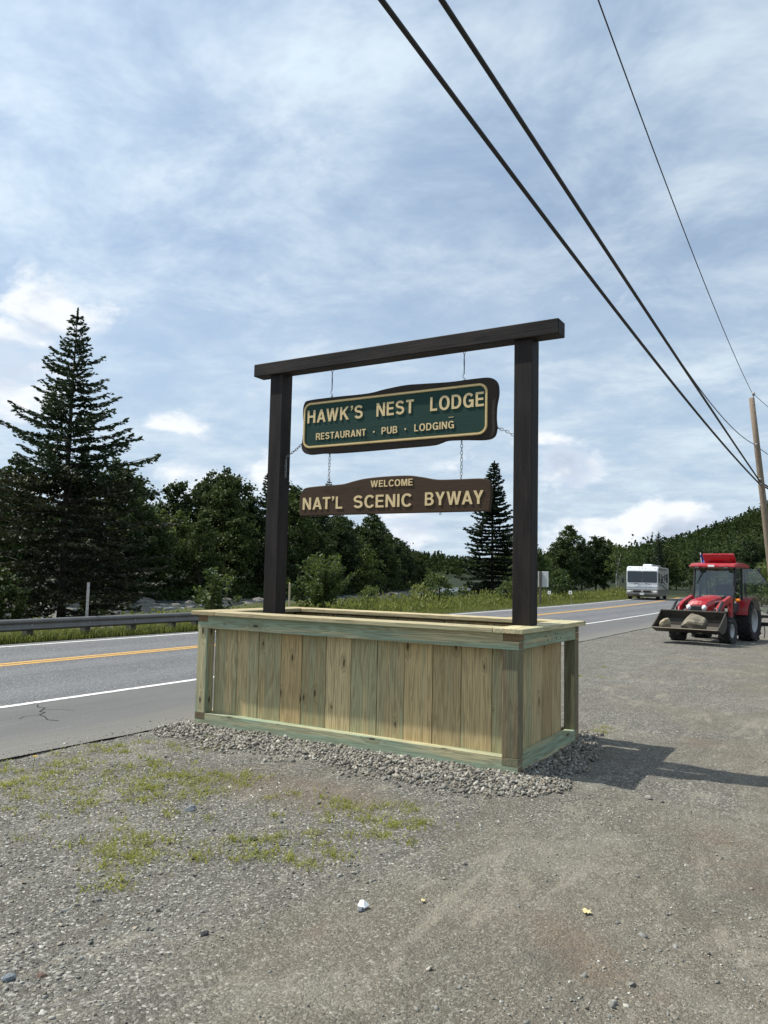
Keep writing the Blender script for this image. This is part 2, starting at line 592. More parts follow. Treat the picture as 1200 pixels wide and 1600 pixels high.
def ground_mat():
    m, k, bs, out = material("gravel_ground")
    tc = k.n('ShaderNodeTexCoord').outputs['Object']
    sep = k.n('ShaderNodeSeparateXYZ')
    k.put(sep, 0, tc)
    x, y, z = sep.outputs
    big = k.noise(tc, 0.55, 5, 0.6, 0.4)
    mid = k.noise(tc, 2.6, 6, 0.65, 0.3)
    fine = k.noise(tc, 38.0, 5, 0.7)
    grit = k.noise(tc, 170.0, 3, 0.7)
    vo = k.n('ShaderNodeTexVoronoi', ins={'Scale': 80.0, 'Randomness': 1.0})
    k.put(vo, 'Vector', tc)
    vs = k.n('ShaderNodeSeparateColor')
    k.put(vs, 0, vo.outputs['Color'])
    vo2 = k.n('ShaderNodeTexVoronoi', ins={'Scale': 150.0, 'Randomness': 1.0})
    k.put(vo2, 'Vector', tc)
    vs2 = k.n('ShaderNodeSeparateColor')
    k.put(vs2, 0, vo2.outputs['Color'])
    # bluish stone chips on the road side, browner packed dirt towards the lot
    side = k.math('ADD', k.math('MULTIPLY', y, 0.16), k.math('MULTIPLY', k.math('SUBTRACT', big, 0.5), 1.7))
    dirt = k.step(side, 0.25, -0.38)
    stone = k.ramp(vs.outputs[0], [(0.0, (0.03, 0.03, 0.029)), (0.45, (0.085, 0.085, 0.079)), (0.75, (0.165, 0.163, 0.15)), (0.93, (0.34, 0.333, 0.305)), (1.0, (0.68, 0.66, 0.60))])
    chips = k.ramp(vs2.outputs[0], [(0.0, (0.03, 0.028, 0.023)), (0.5, (0.11, 0.102, 0.082)), (0.85, (0.22, 0.205, 0.165)), (1.0, (0.50, 0.475, 0.40))])
    earth = k.mix(mid, (0.11, 0.088, 0.058), (0.235, 0.198, 0.142))
    c = k.mix(k.math('MULTIPLY_ADD', dirt, .35, .3), stone, chips)
    c = k.mix(k.math('MULTIPLY_ADD', dirt, 0.36, 0.10), c, earth)
    # ruts and dusty streaks left by tyres, running with the lot
    tr = k.noise(k.mapping(tc, (0.8, 3.0, 1), rot=(0, 0, -0.12)), 1.5, 6, 0.68, 1.0)
    c = k.mix(k.math('MULTIPLY', k.step(tr, 0.53, 0.68), 0.48), c, (0.30, 0.27, 0.21))
    c = k.mix(k.math('MULTIPLY', k.step(tr, 0.46, 0.32), 0.55), c, (0.105, 0.09, 0.07))
    # reddish brown bare soil patches
    red = k.step(k.noise(k.vmath('ADD', tc, (4.3, 1.1, 0)), 0.85, 4, 0.6, 0.5), 0.60, 0.72)
    c = k.mix(k.math('MULTIPLY', red, 0.42), c, (0.165, 0.115, 0.078))
    c = k.mix(k.math('MULTIPLY', k.step(grit, 0.52, 0.72), 0.50), c, (0.33, 0.31, 0.262))
    c = k.mix(k.math('MULTIPLY', k.step(fine, 0.5, 0.34), 0.55), c, (0.085, 0.078, 0.066))
    soil_ = k.step(k.vmath('DISTANCE', k.mapping(tc, (1.0, 0.42, 0)), (-1.28, 0.50, 0)), 0.55, 0.15)
    c = k.mix(k.math('MULTIPLY', soil_, k.math('MULTIPLY_ADD', mid, .7, .2)), c, (0.15, 0.115, 0.082))
    dust = k.noise(k.vmath('ADD', tc, (7.7, 3.1, 0)), 1.1, 5, .65, .8)
    c = k.mix(k.math('MULTIPLY', k.step(dust, .52, .70), .30), c, (0.28, 0.26, 0.215))
    c = k.mix(k.math('MULTIPLY', k.step(dust, .44, .30), .30), c, (0.085, 0.078, 0.07))
    # verge and bank: grass and soil beyond the road
    gn = k.noise(tc, 1.9, 6, 0.7)
    grass = k.mix(gn, (0.028, 0.036, 0.012), (0.085, 0.092, 0.028))
    verge = k.step(k.math('ADD', y, k.math('MULTIPLY', mid, 0.5)), 12.0, 12.35)
    c = k.mix(verge, c, grass)
    rock = k.step(z, -1.35, -1.75)
    c = k.mix(rock, c, k.mix(gn, (0.06, 0.055, 0.045), (0.24, 0.225, 0.19)))
    far = k.step(k.vmath('LENGTH', tc), 60.0, 95.0)
    c = k.mix(far, c, k.mix(gn, (0.010, 0.016, 0.006), (0.024, 0.032, 0.011)))
    k.put(bs, 'Base Color', c)
    k.put(bs, 'Roughness', 0.92)
    k.put(bs, 'Specular IOR Level', 0.2)
    hgt = k.math('ADD', k.math('MULTIPLY', k.math('SUBTRACT', 1.0, vo.outputs['Distance']), 0.30),
                 k.math('ADD', k.math('MULTIPLY', fine, 0.5), k.math('MULTIPLY', k.math('SUBTRACT', 1.0, vo2.outputs['Distance']), 0.22)))
    b = k.n('ShaderNodeBump', ins={'Strength': 1.0, 'Distance': 0.016})
    k.put(b, 'Height', hgt)
    k.put(bs, 'Normal', b.outputs[0])
    return m


def asphalt_mat():
    m, k, bs, out = material("asphalt")
    tc = k.n('ShaderNodeTexCoord').outputs['Object']
    sep = k.n('ShaderNodeSeparateXYZ')
    k.put(sep, 0, tc)
    x, y, z = sep.outputs
    vo = k.n('ShaderNodeTexVoronoi', ins={'Scale': 75.0})
    k.put(vo, 'Vector', tc)
    vs = k.n('ShaderNodeSeparateColor')
    k.put(vs, 0, vo.outputs['Color'])
    spk = k.noise(tc, 48.0, 4, 0.75)
    mid = k.noise(k.mapping(tc, (0.35, 2.2, 1)), 1.3, 5, 0.6, 0.4)
    big = k.noise(k.mapping(tc, (0.12, 1.0, 1)), 1.0, 4, 0.6)
    lane = k.ramp(vs.outputs[0], [(0.0, (0.050, 0.051, 0.054)), (0.5, (0.095, 0.096, 0.10)), (0.88, (0.16, 0.162, 0.168)), (1.0, (0.34, 0.34, 0.34))])
    lane = k.mix(k.math('MULTIPLY', k.step(mid, 0.4, 0.7), 0.30), lane, (0.145, 0.145, 0.148))
    lane = k.mix(k.math('MULTIPLY', k.step(spk, 0.55, 0.8), 0.35), lane, (0.22, 0.22, 0.225))
    shd = k.mix(mid, (0.080, 0.079, 0.077), (0.145, 0.142, 0.136))
    shd = k.mix(k.math('MULTIPLY', k.step(spk, 0.5, 0.8), 0.3), shd, (0.25, 0.245, 0.23))
    sh = k.step(y, 5.62, 5.50)
    c = k.mix(sh, lane, shd)
    dn = k.math('ADD', y, k.math('MULTIPLY', k.math('SUBTRACT', mid, 0.5), 1.5))
    c = k.mix(k.math('MULTIPLY', k.step(dn, 4.5, 3.5), 0.55), c, (0.20, 0.187, 0.158))
    c = k.mix(k.math('MULTIPLY', k.step(big, 0.55, 0.75), 0.3), c, (0.05, 0.05, 0.052))
    drag = k.noise(k.mapping(tc, (1.2, 9.0, 1), rot=(0, 0, 0.05)), 1.0, 5, 0.7, 0.6)
    c = k.mix(k.math('MULTIPLY', k.math('MULTIPLY', k.step(drag, 0.56, 0.72), sh), 0.4), c, (0.22, 0.21, 0.19))
    wt_ = k.math('ABSOLUTE', k.math('SINE', k.math('MULTIPLY', k.math('SUBTRACT', y, 5.63), 1.86)))
    c = k.mix(k.math('MULTIPLY', k.math('MULTIPLY', k.step(wt_, .55, 1.0), k.math('SUBTRACT', 1.0, sh)), k.math('MULTIPLY', mid, .5)), c, (0.19, 0.19, 0.192))
    k.put(bs, 'Base Color', c)
    k.put(bs, 'Roughness', 0.82)
    k.put(bs, 'Specular IOR Level', 0.35)
    b = k.n('ShaderNodeBump', ins={'Strength': 0.6, 'Distance': 0.006})
    k.put(b, 'Height', k.math('ADD', vo.outputs['Distance'], spk))
    k.put(bs, 'Normal', b.outputs[0])
    return m


def paint_mat(name, col):
    m, k, bs, out = material(name)
    tc = k.n('ShaderNodeTexCoord').outputs['Object']
    n = k.noise(tc, 14.0, 6, 0.7)
    n2 = k.noise(k.mapping(tc, (0.6, 6, 1)), 2.0, 4, 0.6)
    c = k.mix(k.math('MULTIPLY', k.step(n, 0.46, 0.66), 0.7), col, (0.15, 0.15, 0.15))
    c = k.mix(k.math('MULTIPLY', n2, 0.25), c, (0.3, 0.27, 0.22))
    k.put(bs, 'Base Color', c)
    k.put(bs, 'Roughness', 0.7)
    return m


def foliage_mat(name, dark, light, scale=1.2, trans=0.30, rough=0.55, objvar=0.5, spec=0.3):
    m, k, bs, out = material(name)
    tc = k.n('ShaderNodeTexCoord').outputs['Object']
    rnd = k.n('ShaderNodeObjectInfo').outputs['Random']
    n = k.noise(tc, scale, 3, 0.6)
    n2 = k.noise(tc, scale * 7, 2, 0.6)
    f = k.math('ADD', k.math('MULTIPLY', n, 0.55), k.math('MULTIPLY', n2, 0.35))
    f = k.math('ADD', f, k.math('MULTIPLY', k.math('SUBTRACT', rnd, 0.5), objvar))
    f = k.step(f, 0.22, 0.72)
    c = k.mix(f, dark, light)
    k.put(bs, 'Base Color', c)
    k.put(bs, 'Roughness', rough)
    k.put(bs, 'Specular IOR Level', spec)
    tr = k.n('ShaderNodeBsdfTranslucent')
    k.put(tr, 'Color', k.mix(0.5, c, [min(a * 1.6, 1) for a in light]))
    ms = k.n('ShaderNodeMixShader', ins={0: trans})
    k.t.links.new(bs.outputs[0], ms.inputs[1])
    k.t.links.new(tr.outputs[0], ms.inputs[2])
    k.t.links.new(ms.outputs[0], out.inputs[0])
    return m


M_GROUND = ground_mat()
M_ASPHALT = asphalt_mat()
M_WHITE_LINE = paint_mat("white_road_paint", (0.78, 0.77, 0.73))
M_YELLOW_LINE = paint_mat("yellow_road_paint", (0.56, 0.30, 0.035))
M_SPRUCE = foliage_mat("spruce_needles", (0.016, 0.028, 0.014), (0.045, 0.068, 0.028), 0.8, 0.12)
M_SPRUCE_OLD = foliage_mat("old_spruce_needles", (0.022, 0.028, 0.012), (0.065, 0.062, 0.024), 0.7, 0.12)
M_LEAF = foliage_mat("broad_leaves", (0.017, 0.032, 0.010), (0.055, 0.078, 0.020), 0.5, 0.22, 0.6, 0.5, 0.18)
M_LEAF_LIGHT = foliage_mat("bright_leaves", (0.035, 0.062, 0.014), (0.105, 0.138, 0.032), 0.9, 0.30)
M_PINE = foliage_mat("pine_needles", (0.020, 0.038, 0.018), (0.055, 0.080, 0.030), 0.6, 0.15)
M_HILL = foliage_mat("hillside_leaves", (0.014, 0.028, 0.010), (0.058, 0.076, 0.022), 0.045, 0.15, 0.9, 0.0, 0.08)
M_GRASS = foliage_mat("dry_grass", (0.15, 0.19, 0.03), (0.40, 0.38, 0.09), 9.0, 0.4)
M_WEED = foliage_mat("roadside_leaves", (0.055, 0.080, 0.016), (0.185, 0.20, 0.045), 0.8, 0.30)
M_BARK = plain("bark", (0.055, 0.044, 0.035), 0.9, 0, 0.35, 9, 0.6)
M_BIRCH = plain("birch_bark", (0.42, 0.40, 0.36), 0.8, 0, 0.3, 9, 0.3)

# ------------------------------------------------------------------ the setting: ground, road, river

NB = np.array([(-400, 10), (-60, 23), (13.7, 32), (18.4, 34.6), (23, 36.1), (38, 40.6), (53, 46), (70, 48), (95, 53.7), (132, 63.4), (194, 84.7), (300, 128), (600, 300), (3000, 900)], float)
FB = np.array([(-400, 66), (-60, 67), (33, 67), (50, 66.3), (74, 65.4), (93, 68.6), (129, 78.6), (174, 94.1), (235, 119.4), (300, 150), (600, 340), (3000, 960)], float)


def smooth01(t):
    t = np.clip(t, 0, 1)
    return t * t * (3 - 2 * t)


def height(x, y):
    x = np.asarray(x, float)
    y = np.asarray(y, float)
    d = y - road_shift(np.minimum(x, 150))
    nb = np.interp(x, NB[:, 0], NB[:, 1])
    fb = np.interp(x, FB[:, 0], FB[:, 1])
    z = np.zeros(np.broadcast(x, y).shape)
    # lot: shallow undulation
    lot = smooth01((3.3 - d) / 0.5)
    z = z + lot * (0.018 * np.sin(x * 0.9 + 0.6 * y) + 0.014 * np.sin(1.7 * y - 0.5 * x + 1.0)) * smooth01((np.hypot(x - .7, y - 1.6) - 1.4) / 2.5)
    z = z - 0.03 * smooth01((d - 3.42) / 0.15) * smooth01((12.0 - d) / 0.15)
    # terrace falling to the river, the bed, and the far bank
    f = np.clip((d - 13.2) / np.maximum(nb - road_shift(np.minimum(x, 150)) - 3.0 - 13.2, 2.0), 0, 1)
    z = np.where((d > 13.2) & (y <= nb), -1.0 * smooth01(f * 1.1) - 1.6 * smooth01((y - nb + 3.0) / 4.5), z)
    z = np.where((y > nb) & (y < fb), -2.7 + 0.1 * np.sin(x * .7), z)
    rise = np.clip(y - fb, 0, None)
    z = np.where(y >= fb, np.minimum(-2.7 + rise * 0.45, 0.2) + np.clip(rise - 7, 0, 90) * 0.03, z)
    # hills
    h1 = 121 * np.exp(-(((x - 520) / 165) ** 2 + ((y + 130) / 160) ** 2))
    h2 = (13 + 19 * smooth01((350 - y) / 110)) * np.exp(-((x - 930) / 230) ** 2) * smooth01((y + 400) / 300) * (0.85 + 0.15 * np.sin(y * .011 + 1.0) + .1 * np.sin(y * .027))
    h3 = 6 * np.exp(-((x - 820) / 150) ** 2) * np.exp(-((y - 470) / 120) ** 2)
    return z + h1 + h2 + h3


def axis_coords(lo, hi, f0, f1, fine, grow=1.16, big=60.0):
    mid = list(np.arange(f0, f1 + 1e-6, fine))
    out = mid[:]
    s, p = fine, f1
    while p < hi:
        s = min(s * grow, big)
        p += s
        out.append(p)
    s, p = fine, f0
    left = []
    while p > lo:
        s = min(s * grow, big)
        p -= s
        left.append(p)
    return np.array(left[::-1] + out)


gx = axis_coords(-2500, 4000, -5.6, 3.0, 0.05, 1.10, 90.0)
gy = axis_coords(-2500, 3500, -3.6, 3.6, 0.05, 1.10, 90.0)
GX, GY = np.meshgrid(gx, gy, indexing='ij')
GZ = height(GX, GY)
# lumpy relief of the packed gravel near the camera
near = (GX > -6.2) & (GX < 5) & (GY > -4.2) & (GY < 3.5)
for i, j in zip(*np.nonzero(near)):
    p = Vector((GX[i, j], GY[i, j], 0))
    GZ[i, j] += 0.012 * mnoise.noise(p * 2.2) + 0.008 * mnoise.noise(p * 7.0) + 0.006 * mnoise.noise(p * 16.0)
nxx, nyy = GX.shape
idx = np.arange(nxx * nyy).reshape(nxx, nyy)
gf = np.stack([idx[:-1, :-1], idx[1:, :-1], idx[1:, 1:], idx[:-1, 1:]], -1).reshape(-1, 4)
ground = link(bpy.data.objects.new("ground", np_mesh("ground", np.stack([GX, GY, GZ], -1).reshape(-1, 3), gf, M_GROUND, True)))
tag(ground, kind='structure')


def near_z(x, y):
    p = Vector((x, y, 0))
    return float(height(x, y)) + 0.012 * mnoise.noise(p * 2.2) + 0.008 * mnoise.noise(p * 7.0) + 0.006 * mnoise.noise(p * 16.0)


def strip(name, d0, d1, x0, x1, z, mat, step=1.0, wob=0.0, dashes=None):
    xs = np.arange(x0, x1 + step, step)
    V, F = [], []
    for i, x in enumerate(xs):
        s = float(road_shift(min(x, 150)))
        w0 = wob * (mnoise.noise(Vector((x * 0.9, d0, 3))) + 0.5 * mnoise.noise(Vector((x * 4.0, d0, 7)))) if wob else 0
        V += [(x, d0 + s + w0, z), (x, d1 + s, z)]
        if i:
            F.append((2 * i - 2, 2 * i, 2 * i + 1, 2 * i - 1))
    return np_mesh(name, np.array(V), np.array(F), mat)


road = link(bpy.data.objects.new("road", strip("road", 3.52, 11.90, -120, 126, 0.0, M_ASPHALT, 0.25, 0.05)))
tag(road, kind='structure')
for nm, d0, d1, mt in (("edge_line", 5.575, 5.685, M_WHITE_LINE), ("edge_line", 11.45, 11.56, M_WHITE_LINE),
                       ("centre_line", 8.83, 8.98, M_YELLOW_LINE), ("centre_line", 9.035, 9.185, M_YELLOW_LINE)):
    o = link(bpy.data.objects.new(nm, strip(nm, d0, d1, -120, 126, 0.004, mt, 1.0)), road)
# raised broken lip of the asphalt and the crack in the shoulder
mb = MB()
pts = []
for i in range(300):
    x = -12 + i * 0.08
    w0 = 0.05 * (mnoise.noise(Vector((x * 0.9, 3.52, 3))) + 0.5 * mnoise.noise(Vector((x * 4.0, 3.52, 7))))
    pts.append((x, 3.52 + w0 - 0.01 + 0.012 * mnoise.noise(Vector((x * 9, 1, 1))), -0.022 + 0.006 * mnoise.noise(Vector((x * 6, 4, 1)))))
mb.tube(pts, [0.012 + 0.010 * abs(mnoise.noise(Vector((p_[0] * 2.2, 8, 2)))) * 2 for p_ in pts], 5)
part("broken_edge", mb, plain("asphalt_edge", (0.075, 0.072, 0.066), 0.9, 0, 0.3, 12, 0.6), road)
mb = MB()
cr = [(-0.20, 5.50), (-0.30, 5.36), (-0.28, 5.26), (-0.37, 5.18), (-0.46, 5.10), (-0.45, 5.02), (-0.57, 4.95), (-0.60, 4.82), (-0.69, 4.65), (-0.66, 4.52)]
for a, b in zip(cr, cr[1:]):
    dx, dy = b[0] - a[0], b[1] - a[1]
    L = math.hypot(dx, dy)
    nx_, ny_ = -dy / L * 0.006, dx / L * 0.006
    mb.add([(a[0] - nx_, a[1] - ny_, .004), (b[0] - nx_, b[1] - ny_, .004), (b[0] + nx_, b[1] + ny_, .004), (a[0] + nx_, a[1] + ny_, .004)], [(0, 1, 2, 3)])
for a, b in (((-.37, 5.18), (-.24, 5.06)), ((-.24, 5.06), (-.20, 4.90)), ((-.57, 4.95), (-.72, 4.98)), ((-.72, 4.98), (-.83, 4.90))):
    dx, dy = b[0] - a[0], b[1] - a[1]
    L = math.hypot(dx, dy)
    nx_, ny_ = -dy / L * 0.0035, dx / L * 0.0035
    mb.add([(a[0] - nx_, a[1] - ny_, .0045), (b[0] - nx_, b[1] - ny_, .0045), (b[0] + nx_, b[1] + ny_, .0045), (a[0] + nx_, a[1] + ny_, .0045)], [(0, 1, 2, 3)])
part("crack", mb, plain("crack_shadow", (0.022, 0.021, 0.02), 0.95), road)


def water_mat():
    m, k, bs, out = material("river_water")
    tc = k.n('ShaderNodeTexCoord').outputs['Object']
    p = k.mapping(tc, (0.6, 1.0, 1), rot=(0, 0, -0.25))
    rip = k.noise(p, 1.5, 6, 0.65, 0.6)
    chop = k.noise(p, 6.0, 4, 0.6, 0.4)
    foam = k.step(k.math('ADD', k.math('MULTIPLY', k.noise(p, 0.35, 3, 0.6, 0.5), 0.7), k.math('MULTIPLY', rip, 0.45)), 0.60, 0.73)
    foam = k.math('MULTIPLY', foam, k.step(chop, 0.35, 0.65))
    c = k.mix(foam, (0.035, 0.042, 0.042), (0.62, 0.65, 0.67))
    k.put(bs, 'Base Color', c)
    k.put(bs, 'Roughness', k.math('MULTIPLY_ADD', foam, 0.5, 0.12))
    k.put(bs, 'IOR', 1.33)
    b = k.n('ShaderNodeBump', ins={'Strength': 0.9, 'Distance': 0.25})
    k.put(b, 'Height', k.math('ADD', rip, k.math('MULTIPLY', chop, 0.35)))
    k.put(bs, 'Normal', b.outputs[0])
    return m


xs = np.concatenate([np.arange(-400, 100, 10.0), np.arange(100, 620, 20.0)])
V = []
for x in xs:
    a, b = np.interp(x, NB[:, 0], NB[:, 1]), np.interp(x, FB[:, 0], FB[:, 1])
    for t in np.linspace(0, 1, 9):
        V.append((x, a - 2.5 + (b - a + 5.0) * t, -2.0))
n = len(xs)
idx = np.arange(n * 9).reshape(n, 9)
river = link(bpy.data.objects.new("river", np_mesh("river", np.array(V), np.stack([idx[:-1, :-1], idx[1:, :-1], idx[1:, 1:], idx[:-1, 1:]], -1).reshape(-1, 4), water_mat())))
tag(river, kind='structure')

# ------------------------------------------------------------------ timber planter

planter = thing("planter_box", "long raised planter of new green-tinged treated pine boards under the hanging signs", "planter")


def piece(name, mat3, x, y, z, axis, bev=0.004, parent=planter, rot=None, label=None):
    c = ((x[0] + x[1]) / 2, (y[0] + y[1]) / 2, (z[0] + z[1]) / 2)
    s = (x[1] - x[0], y[1] - y[0], z[1] - z[0])
    o = part(name, MB().cbox((0, 0, 0), s, bev), mat3[axis], parent, c, rot=rot, label=label)
    return o


def lap_rail(name, mat3, poly, lo, hi, axis, grain):
    """rail with half-lapped ends: outline in (y,z) or (x,z)"""
    a0 = sum(p[0] for p in poly) / len(poly)
    z0 = sum(p[1] for p in poly) / len(poly)
    h0 = (lo + hi) / 2
    mb = MB().prism([(a - a0, b - z0) for a, b in poly], lo - h0, hi - h0, axis)
    loc = (h0, a0, z0) if axis == 'X' else (a0, h0, z0)
    return part(name, mb, mat3[grain], planter, loc)


PL, PW, PH = 3.35, 1.53, 1.07
for sx, (x0, x1) in enumerate(((0.0, 0.10), (PW - 0.10, PW))):
    lap_rail("top_rail", WOOD_G if sx == 0 else WOOD, [(0, .945), (PL, .945), (PL, 1.0075), (PL - .13, 1.0075), (PL - .13, PH), (.13, PH), (.13, 1.0075), (0, 1.0075)], x0, x1, 'X', 1)
    lap_rail("bottom_rail", WOOD_G if sx == 0 else WOOD, [(0, 0), (PL, 0), (PL, .0625), (PL - .13, .0625), (PL - .13, .125), (.13, .125), (.13, .0625), (0, .0625)], x0, x1, 'X', 1)
    for y0, y1 in ((0.0, 0.128), (PL - 0.128, PL)):
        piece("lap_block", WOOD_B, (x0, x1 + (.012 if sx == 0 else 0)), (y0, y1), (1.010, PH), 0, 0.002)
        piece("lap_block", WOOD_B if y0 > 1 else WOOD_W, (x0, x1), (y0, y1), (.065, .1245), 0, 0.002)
for sy, (y0, y1) in enumerate(((0.0, 0.10), (PL - 0.10, PL))):
    piece("end_rail", WOOD_G, (.1125, PW - .10), (y0, y1), (.945, PH), 0)
    piece("end_rail", WOOD_G, (.1025, PW - .10), (y0, y1), (.0, .125), 0)
for x0 in (0.006, PW - 0.098):
    for z0 in (0.006, 0.951):
        piece("end_grain", WOOD_B, (x0, x0 + 0.088), (-0.003, 0.0), (z0, z0 + 0.05), 1, 0.001)
piece("corner_post", WOOD_W, (0.0, 0.112), (0.0, 0.13), (.1255, .9445), 2, label="mould-spotted brownish corner post")
piece("corner_post", WOOD_W, (PW - 0.112, PW), (0.0, 0.105), (.1255, .9445), 2, label="dark mouldy corner post")
piece("corner_post", WOOD_G, (0.0, 0.112), (PL - 0.125, PL), (.1255, .9445), 2)
piece("corner_post", WOOD_W, (PW - 0.112, PW), (PL - 0.125, PL), (.1255, .9445), 2)

fe = [3.205, 2.92, 2.65, 2.38, 2.14, 1.87, 1.60, 1.33, 1.06, 0.79, 0.53, 0.26, 0.135]
for i, (b, a) in enumerate(zip(fe, fe[1:])):
    dx = random.uniform(-.002, .002)
    m = WOOD
    piece("front_board", m, (.100 + dx, .138 + dx), (a + .0025, b - .0025), (.02, 1.055), 2, 0.003)
for i, (b, a) in enumerate(zip(fe, fe[1:])):
    dx = random.uniform(-.002, .002)
    piece("back_board", WOOD, (PW - .138 + dx, PW - .101 + dx), (a + .0025, b - .0025), (.02, 1.055), 2, 0.003)
ee = [0.14, 0.335, 0.56, 0.81, 1.07, 1.325]
for i, (a, b) in enumerate(zip(ee, ee[1:])):
    dy = random.uniform(-.002, .002)
    piece("end_board", WOOD_G if i == 0 else WOOD, (a + .0025, b - .0025), (.100 + dy, .136 + dy), (.02, 1.055), 2, 0.003)
    piece("end_board", WOOD, (a + .0025, b - .0025), (PL - .138 + dy, PL - .101 + dy), (.02, 1.055), 2, 0.003)
WOOD_CAP = [wood_mat("pale_cap_pine_" + "xyz"[a], a, (0.58, 0.49, 0.30), (0.48, 0.39, 0.22), (0.36, 0.39, 0.24), stain=0.35, greenamt=0.55) for a in range(3)]
piece("cap_board", WOOD_CAP, (-.052, PW + .052), (-.052, .195), (PH + .001, PH + .040), 0, 0.004)
piece("cap_board", WOOD_CAP, (-.052, PW + .052), (PL - .25, PL + .052), (PH + .001, PH + .040), 0, 0.004)
piece("cap_board", WOOD_CAP, (-.052, .195), (.198, PL - .253), (PH + .001, PH + .0395), 1, 0.004)
piece("cap_board", WOOD_CAP, (PW - .195, PW + .052), (.198, PL - .253), (PH + .001, PH + .0395), 1, 0.004)
# nail heads on the end rail
nm = MB().lathe([(0.0, -.004), (.006, -.004), (.006, .002)], 8, 'Y').mesh("nail_head")
nm.materials.append(plain("dull_nail", (0.05, 0.045, 0.04), 0.5, 0.6))
for (xx, zz) in ((.62, 1.02), (.66, .985), (.86, 1.03), (.88, .99), (.92, 1.02), (1.0, .985)):
    part("nail_head", nm, None, planter, (xx, -.0005, zz))
soil = MB()
N = 14
for i in range(N + 1):
    for j in range(N + 1):
        soil.v.append((.15 + (PW - .30) * i / N, .15 + (PL - .30) * j / N, .22 + .05 * mnoise.noise(Vector((i * .5, j * .6, 0)))))
for i in range(N):
    for j in range(N):
        a = i * (N + 1) + j
        soil.f.append((a, a + N + 1, a + N + 2, a + 1))
part("soil", soil, plain("dark_soil", (0.05, 0.038, 0.028), 0.95, 0, 0.4, 12, 0.8), planter, smooth=True)

# ------------------------------------------------------------------ timber sign frame and the two hanging signs

frame = thing("timber_gallows", "black-stained timber gallows frame of two posts and a crossbeam standing in the planter", "sign support")
piece("post", STAIN, (.39, .552), (.05, .212), (PH + .042, 3.525), 2, 0.005, frame)
piece("post", STAIN, (.39, .552), (2.70, 2.862), (.12, 3.525), 2, 0.005, frame)
piece("crossbeam", STAIN, (.352, .515), (-.19, 3.055), (3.512, 3.641), 1, 0.006, frame)


def smooth_outline(pts, sub=6):
    """closed Catmull-Rom through the points"""
    out = []
    n = len(pts)
    for i in range(n):
        p0, p1, p2, p3 = (np.array(pts[(i + k) % n], float) for k in (-1, 0, 1, 2))
        for s in range(sub):
            t = s / sub
            out.append(tuple(0.5 * ((2 * p1) + (-p0 + p2) * t + (2 * p0 - 5 * p1 + 4 * p2 - p3) * t * t + (-p0 + 3 * p1 - 3 * p2 + p3) * t ** 3)))
    return out


def round_rect(y0, y1, z0, z1, r, n=7):
    out = []
    for cy, cz, a0 in ((y1 - r, z1 - r, 0), (y0 + r, z1 - r, 90), (y0 + r, z0 + r, 180), (y1 - r, z0 + r, 270)):
        for k in range(n):
            a = rad(a0 + 90 * k / (n - 1))
            out.append((cy + r * math.cos(a), cz + r * math.sin(a)))
    return out


def board_mesh(outline, front, back, bev=0.007):
    bm = bmesh.new()
    vs = [bm.verts.new((front, a, b)) for a, b in outline]
    f = bm.faces.new(vs)
    r = bmesh.ops.extrude_face_region(bm, geom=[f])
    for e in r['geom']:
        if isinstance(e, bmesh.types.BMVert):
            e.co.x = back
    bmesh.ops.recalc_face_normals(bm, faces=bm.faces)
    edges = [e for e in bm.edges if abs(e.verts[0].co.x - e.verts[1].co.x) < 1e-6]
    bmesh.ops.bevel(bm, geom=edges, offset=bev, segments=2, affect='EDGES', profile=0.5)
    me = bpy.data.meshes.new("board")
    bm.to_mesh(me)
    bm.free()
    return me


def arc(cx, cy, rx, ry, a0, a1, n=12, p=1.0):
    """elliptic arc; p < 1 squares it off a little"""
    out = []
    for k in range(n + 1):
        a = rad(a0 + (a1 - a0) * k / n)
        c, s = math.cos(a), math.sin(a)
        out.append((cx + rx * math.copysign(abs(c) ** p, c), cy + ry * math.copysign(abs(s) ** p, s)))
    return out


def stroke(pts, t):
    """closed outline round a centre line"""
    L, R_ = [], []
    n = len(pts)
    for i, p in enumerate(pts):
        a, b = pts[max(i - 1, 0)], pts[min(i + 1, n - 1)]
        dx, dy = b[0] - a[0], b[1] - a[1]
        d = math.hypot(dx, dy)
        L.append((p[0] - dy / d * t / 2, p[1] + dx / d * t / 2))
        R_.append((p[0] + dy / d * t / 2, p[1] - dx / d * t / 2))
    return L + R_[::-1]


